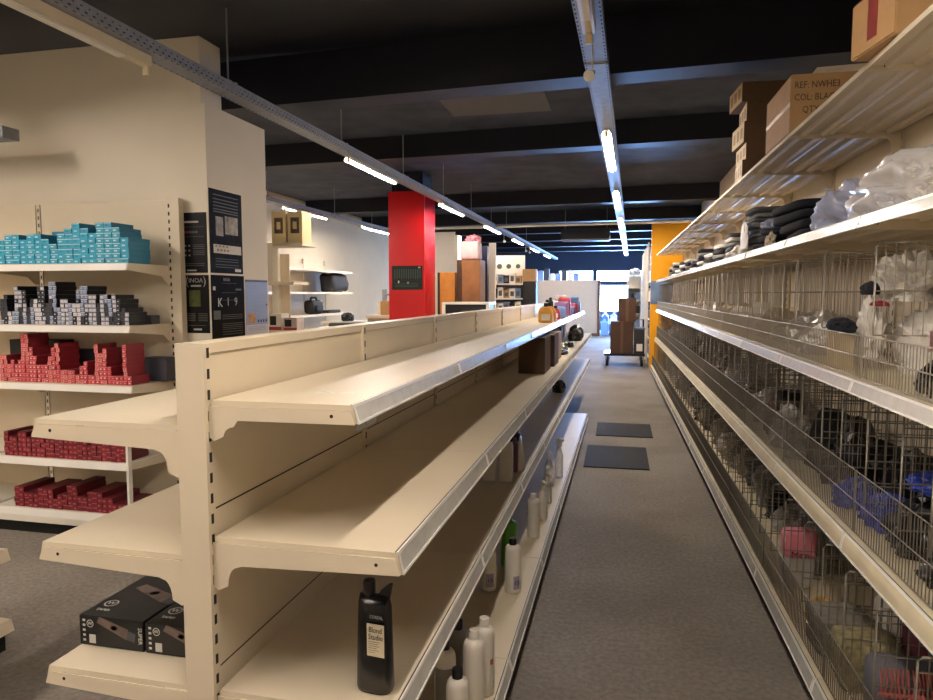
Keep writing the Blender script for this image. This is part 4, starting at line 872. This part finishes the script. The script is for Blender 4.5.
obj('back_panel', bx(0, .33, .40, .41, .1, 2.0), white, tw)
for i, z in enumerate((.6, .98, 1.34)):
    for k in range(2):
        o = obj('boxed_pack', bx(-.07, .07, -.12, .12, 0, .2), (black, gb)[(i + k) % 2], None, (.16 + k*.17, 19.15, z + .001), bev=.003); tag(o, f'{("black", "blue grey")[(i+k)%2]} pack, {("first", "second")[k]} on {("low", "middle", "high")[i]} level behind the trolley', 'box', 'packs on the cross shelving')
t = obj('storage_roll', crumple(.15, .18, .12, 320, 4, .12), M('roll_white_film', '#c3ccd8', .4), None, (.25, 19.2, 2.001)); tag(t, 'pale wrapped roll lying on the cross shelving', 'roll')
# bluish goods seen through the opening beside the partition
random.seed(41)
for k in range(18):
    h_ = random.uniform(.3, .8); mt, nmx = [(bl, 'pale blue'), (M('pack_denim', '#34486e', .5), 'denim blue'), (white, 'white'), (M('pack_mauve2', '#7a7ba8', .5), 'mauve')][k % 4]
    o = obj('display_pack', MB().box(-.12, .12, -.12, .12, 0, h_).prism([(-.1, h_), (.1, h_), (.0, h_ + .12)], 'y', -.02, .02), mt, None, (-.72 + (k % 5)*.30, 25.4 + (k // 5)*.7, .0005 + 0)); tag(o, f'{nmx} stock pack, {nth(k+1)} of those beyond the partition opening', 'package', 'stock beyond the partition')

# ------------------------------------------------------------------ light trunking, lamps, hanging rods, spotlights
def trunk(label, x0, y0, y1, x1, z, w=.13, h=.062):
    t = thing('light_trunking', label, 'trunking', ((x0 + x1)/2, (y0 + y1)/2, z), math.atan2(x0 - x1, y1 - y0))
    L = (y1 - y0) / 2; m = MB()
    m.box(-w/2, w/2, -L, L, 0, .003).box(-w/2, -w/2 + .003, -L, L, .003, h).box(w/2 - .003, w/2, -L, L, .003, h)
    y = -L + .05; dk = []
    k = 0
    while y < L and k < 300:
        for s in (-1, 1):
            m.box(min(s*w/2, s*(w/2+.0006)), max(s*w/2, s*(w/2+.0006)), y, y + .012, .036, .042, 1)
            m.box(min(s*w/2, s*(w/2+.0006)), max(s*w/2, s*(w/2+.0006)), y + .025, y + .042, .012, .02, 1)
            m.box(s*(w/2-.008)-.004, s*(w/2-.008)+.004, y + .01, y + .03, -.0006, 0, 1)
        y += .05; k += 1
    obj('perforated_tray', m, [zinc, slotm], t)
    for yy in [q for q in range(int(-L) + 1, int(L), 3)]: obj('joint_plate', MB().box(-w/2 - .003, w/2 + .003, yy, yy + .004, -.003, h + .002).box(-w/2 - .004, -w/2 - .003, yy - .08, yy + .08, .01, h - .01).box(w/2 + .003, w/2 + .004, yy - .08, yy + .08, .01, h - .01), zinc, t)
    return t
trunk('galvanised light trunking running over the gondola to the window wall', -2.555, -3.9, 26, -2.555, 2.80)
trunk('galvanised light trunking running over the aisle', -.265, -3.9, 24, .02, 2.80)
trunk('added unseen light trunking ending short of the white wall block', -3.95, -3.9, 3.3, -3.95, 2.80)  # unseen trunking added to carry the fill lamps for the wall block
trunk('galvanised light trunking over the recess shelves', -5.0, 4.4, 15, -4.85, 2.80)
t = obj('cable_tray', MB().box(-2.6, 0, -.06, .06, 0, .003).box(-2.6, 0, -.06, -.057, .003, .07).box(-2.6, 0, .057, .06, .003, .07).box(-.003, 0, -.057, .057, .003, .07), zinc, None, (-3.70, 3.55, 2.45)); tag(t, 'short zinc cable tray end crossing in front of the white wall', 'cable tray')
refl = M('reflector_white', '#e9e2d2', .35); capc = M('lamp_end_cream', '#d8c7a4', .4)
def lamp(label, x, y0, y1, z, lit, group, rz=0):
    L = y1 - y0
    t = thing('batten_lamp', label, 'lamp', (x, y0, z - .004), rz, group)
    if lit:
        obj('reflector', MB().prism([(-.022,.0),(.022,.0),(.042,-.040),(.038,-.042),(.018,-.006),(-.018,-.006),(-.038,-.042),(-.042,-.040)], 'y', 0, L), refl, t)
        obj('lamp_tube', MB().tube([(0, .05, -.035), (0, L - .05, -.035)], .013, 10), tubem_on, t)
        for y in (.025, L - .035): obj('tube_holder', bx(-.014, .014, y, y + .014, -.052, -.006), capc, t)
    else:
        obj('lamp_body', MB().prism([(-.032,0),(.032,0),(.030,-.055),(-.030,-.055)], 'y', 0, L), capc, t, bev=.003)
        for y in (L - .02, .01): obj('tube_holder', MB().box(-.016, .016, y, y + .012, -.105, -.055).box(-.006, .006, y + .012, y + .013, -.09, -.078), capc, t)
        obj('diffuser', bx(-.022, .022, .05, L - .2, -.068, -.056), refl, t)
    return t
LL = [(-3.4, -1.9, 0), (-1.2, .3, 1), (.7, 3.36, 0), (6.14, 7.53, 1), (9.49, 10.9, 1), (12.75, 14.25, 1), (16, 17.5, 1), (19.3, 20.8, 1), (22.5, 24, 1)]
for k, (a, b_, on) in enumerate(LL): lamp(f'{"lit tube" if on else "unlit beige batten"} lamp, {nth(k+1)} along the trunking over the gondola', -2.575, a, b_, 2.80, on, 'lamps under the gondola trunking')
LRr = [(-3.6, -2.0, 0), (1.85, 3.43, 0), (5.62, 7.3, 1), (8.88, 10.6, 1), (12.0, 13.6, 1), (15, 16.6, 1), (18.1, 19.7, 1), (21.2, 22.8, 1)]
LRr.insert(1, (-1.7, -.05, 0)); LRr.insert(2, (.08, 1.75, 1))
tx = lambda y: -.265 + .285 * (y + 3.9) / 27.9
for k, (a, b_, on) in enumerate(LRr): lamp(f'{"lit tube" if on else "unlit beige batten"} lamp, {nth(k+1)} along the trunking over the aisle', tx(a), a, b_, 2.80, on, 'lamps under the aisle trunking', rad(-.58))
for k, (a, b_) in enumerate([(6.2, 7.7), (9.3, 10.8), (12.3, 13.8)]): lamp(f'added lit tube lamp, {nth(k+1)} along the recess trunking', -4.98 + .014*(a-4.4), a, b_, 2.80, 1, 'lamps under the recess trunking')
for k, (a, b_) in enumerate([(-2.9, -1.4), (-.5, 1.0), (1.25, 2.75)]): lamp(f'added lit tube lamp, {nth(k+1)} along the unseen trunking before the white wall block', -3.95, a, b_, 2.80, 1, 'added lamps under the unseen trunking')  # lamps added out of view to brighten the wall block and cartons
def rod(label, x, y, ztop=3.349):
    t = thing('hanging_rod', label, 'rod', (x, y, 2.862), 0, 'ceiling rods')
    obj('rod', MB().tube([(0, 0, .02), (0, 0, ztop - 2.862)], .006, 6), zinc, t); obj('clip', MB().box(-.06, .06, -.015, .015, 0, .012).box(-.02, .02, -.02, .02, .012, .03), zinc, t)
for k, y in enumerate((4.12, 5.96, 7.75, 9.56, 11.38, 13.15, 14.9, 18.0)): rod(f'thin ceiling rod, {nth(k+1)} holding the trunking over the gondola', -2.555, y)
for k, y in enumerate((8.9, 11.2, 13.0)): rod(f'thin ceiling rod, {nth(k+1)} holding the recess trunking', -4.95, y)
for k, y in enumerate((8.6, 11.0, 14.5)): rod(f'thin ceiling rod, {nth(k+1)} holding the aisle trunking', tx(y), y)
def spot(label, x, y, z, rz):
    t = thing('spotlight', label, 'spotlight', (x, y, z), rz, 'spotlights')
    obj('stem', MB().tube([(0,0,0),(0,0,-.13)], .005, 6), white, t)
    hd = obj('lamp_head', MB().lathe([(.012, -.02),(.022, 0),(.024, .03),(.034, .055),(.040, .075)], 16), white, t, (0, 0, -.15)); hd.rotation_euler = (rad(120), rad(25), 0); hd.scale = (.75, .75, .9)
    obj('bulb_face', MB().lathe([(.034, .066), (.02, .07), (.004, .071)], 14), tubem_off, hd)
spot('small white spotlight hanging from the aisle trunking', tx(3.72), 3.72, 2.80, 0)
for k, y in enumerate((14.6, 17.9, 18.6)): spot(f'small white spotlight, {nth(k+1)} under the trunking over the gondola', -2.555, y, 2.80, .6)
# cassette heater under the ceiling
ac = thing('ceiling_heater', 'long dark heater unit hanging under the ceiling far down the aisle', 'heater', (-.86, 15.3, 2.66))
obj('heater_body', bx(-.52, .52, -.2, .2, 0, .26), M('heater_dark', '#23252c', .5), ac, bev=.01); obj('heater_lip', bx(-.52, .52, -.215, -.20, -.01, .03), zinc, ac)
for x in (-.45, .45): obj('drop_rod', MB().tube([(x, 0, .26), (x, 0, .69)], .008, 6), zinc, ac)
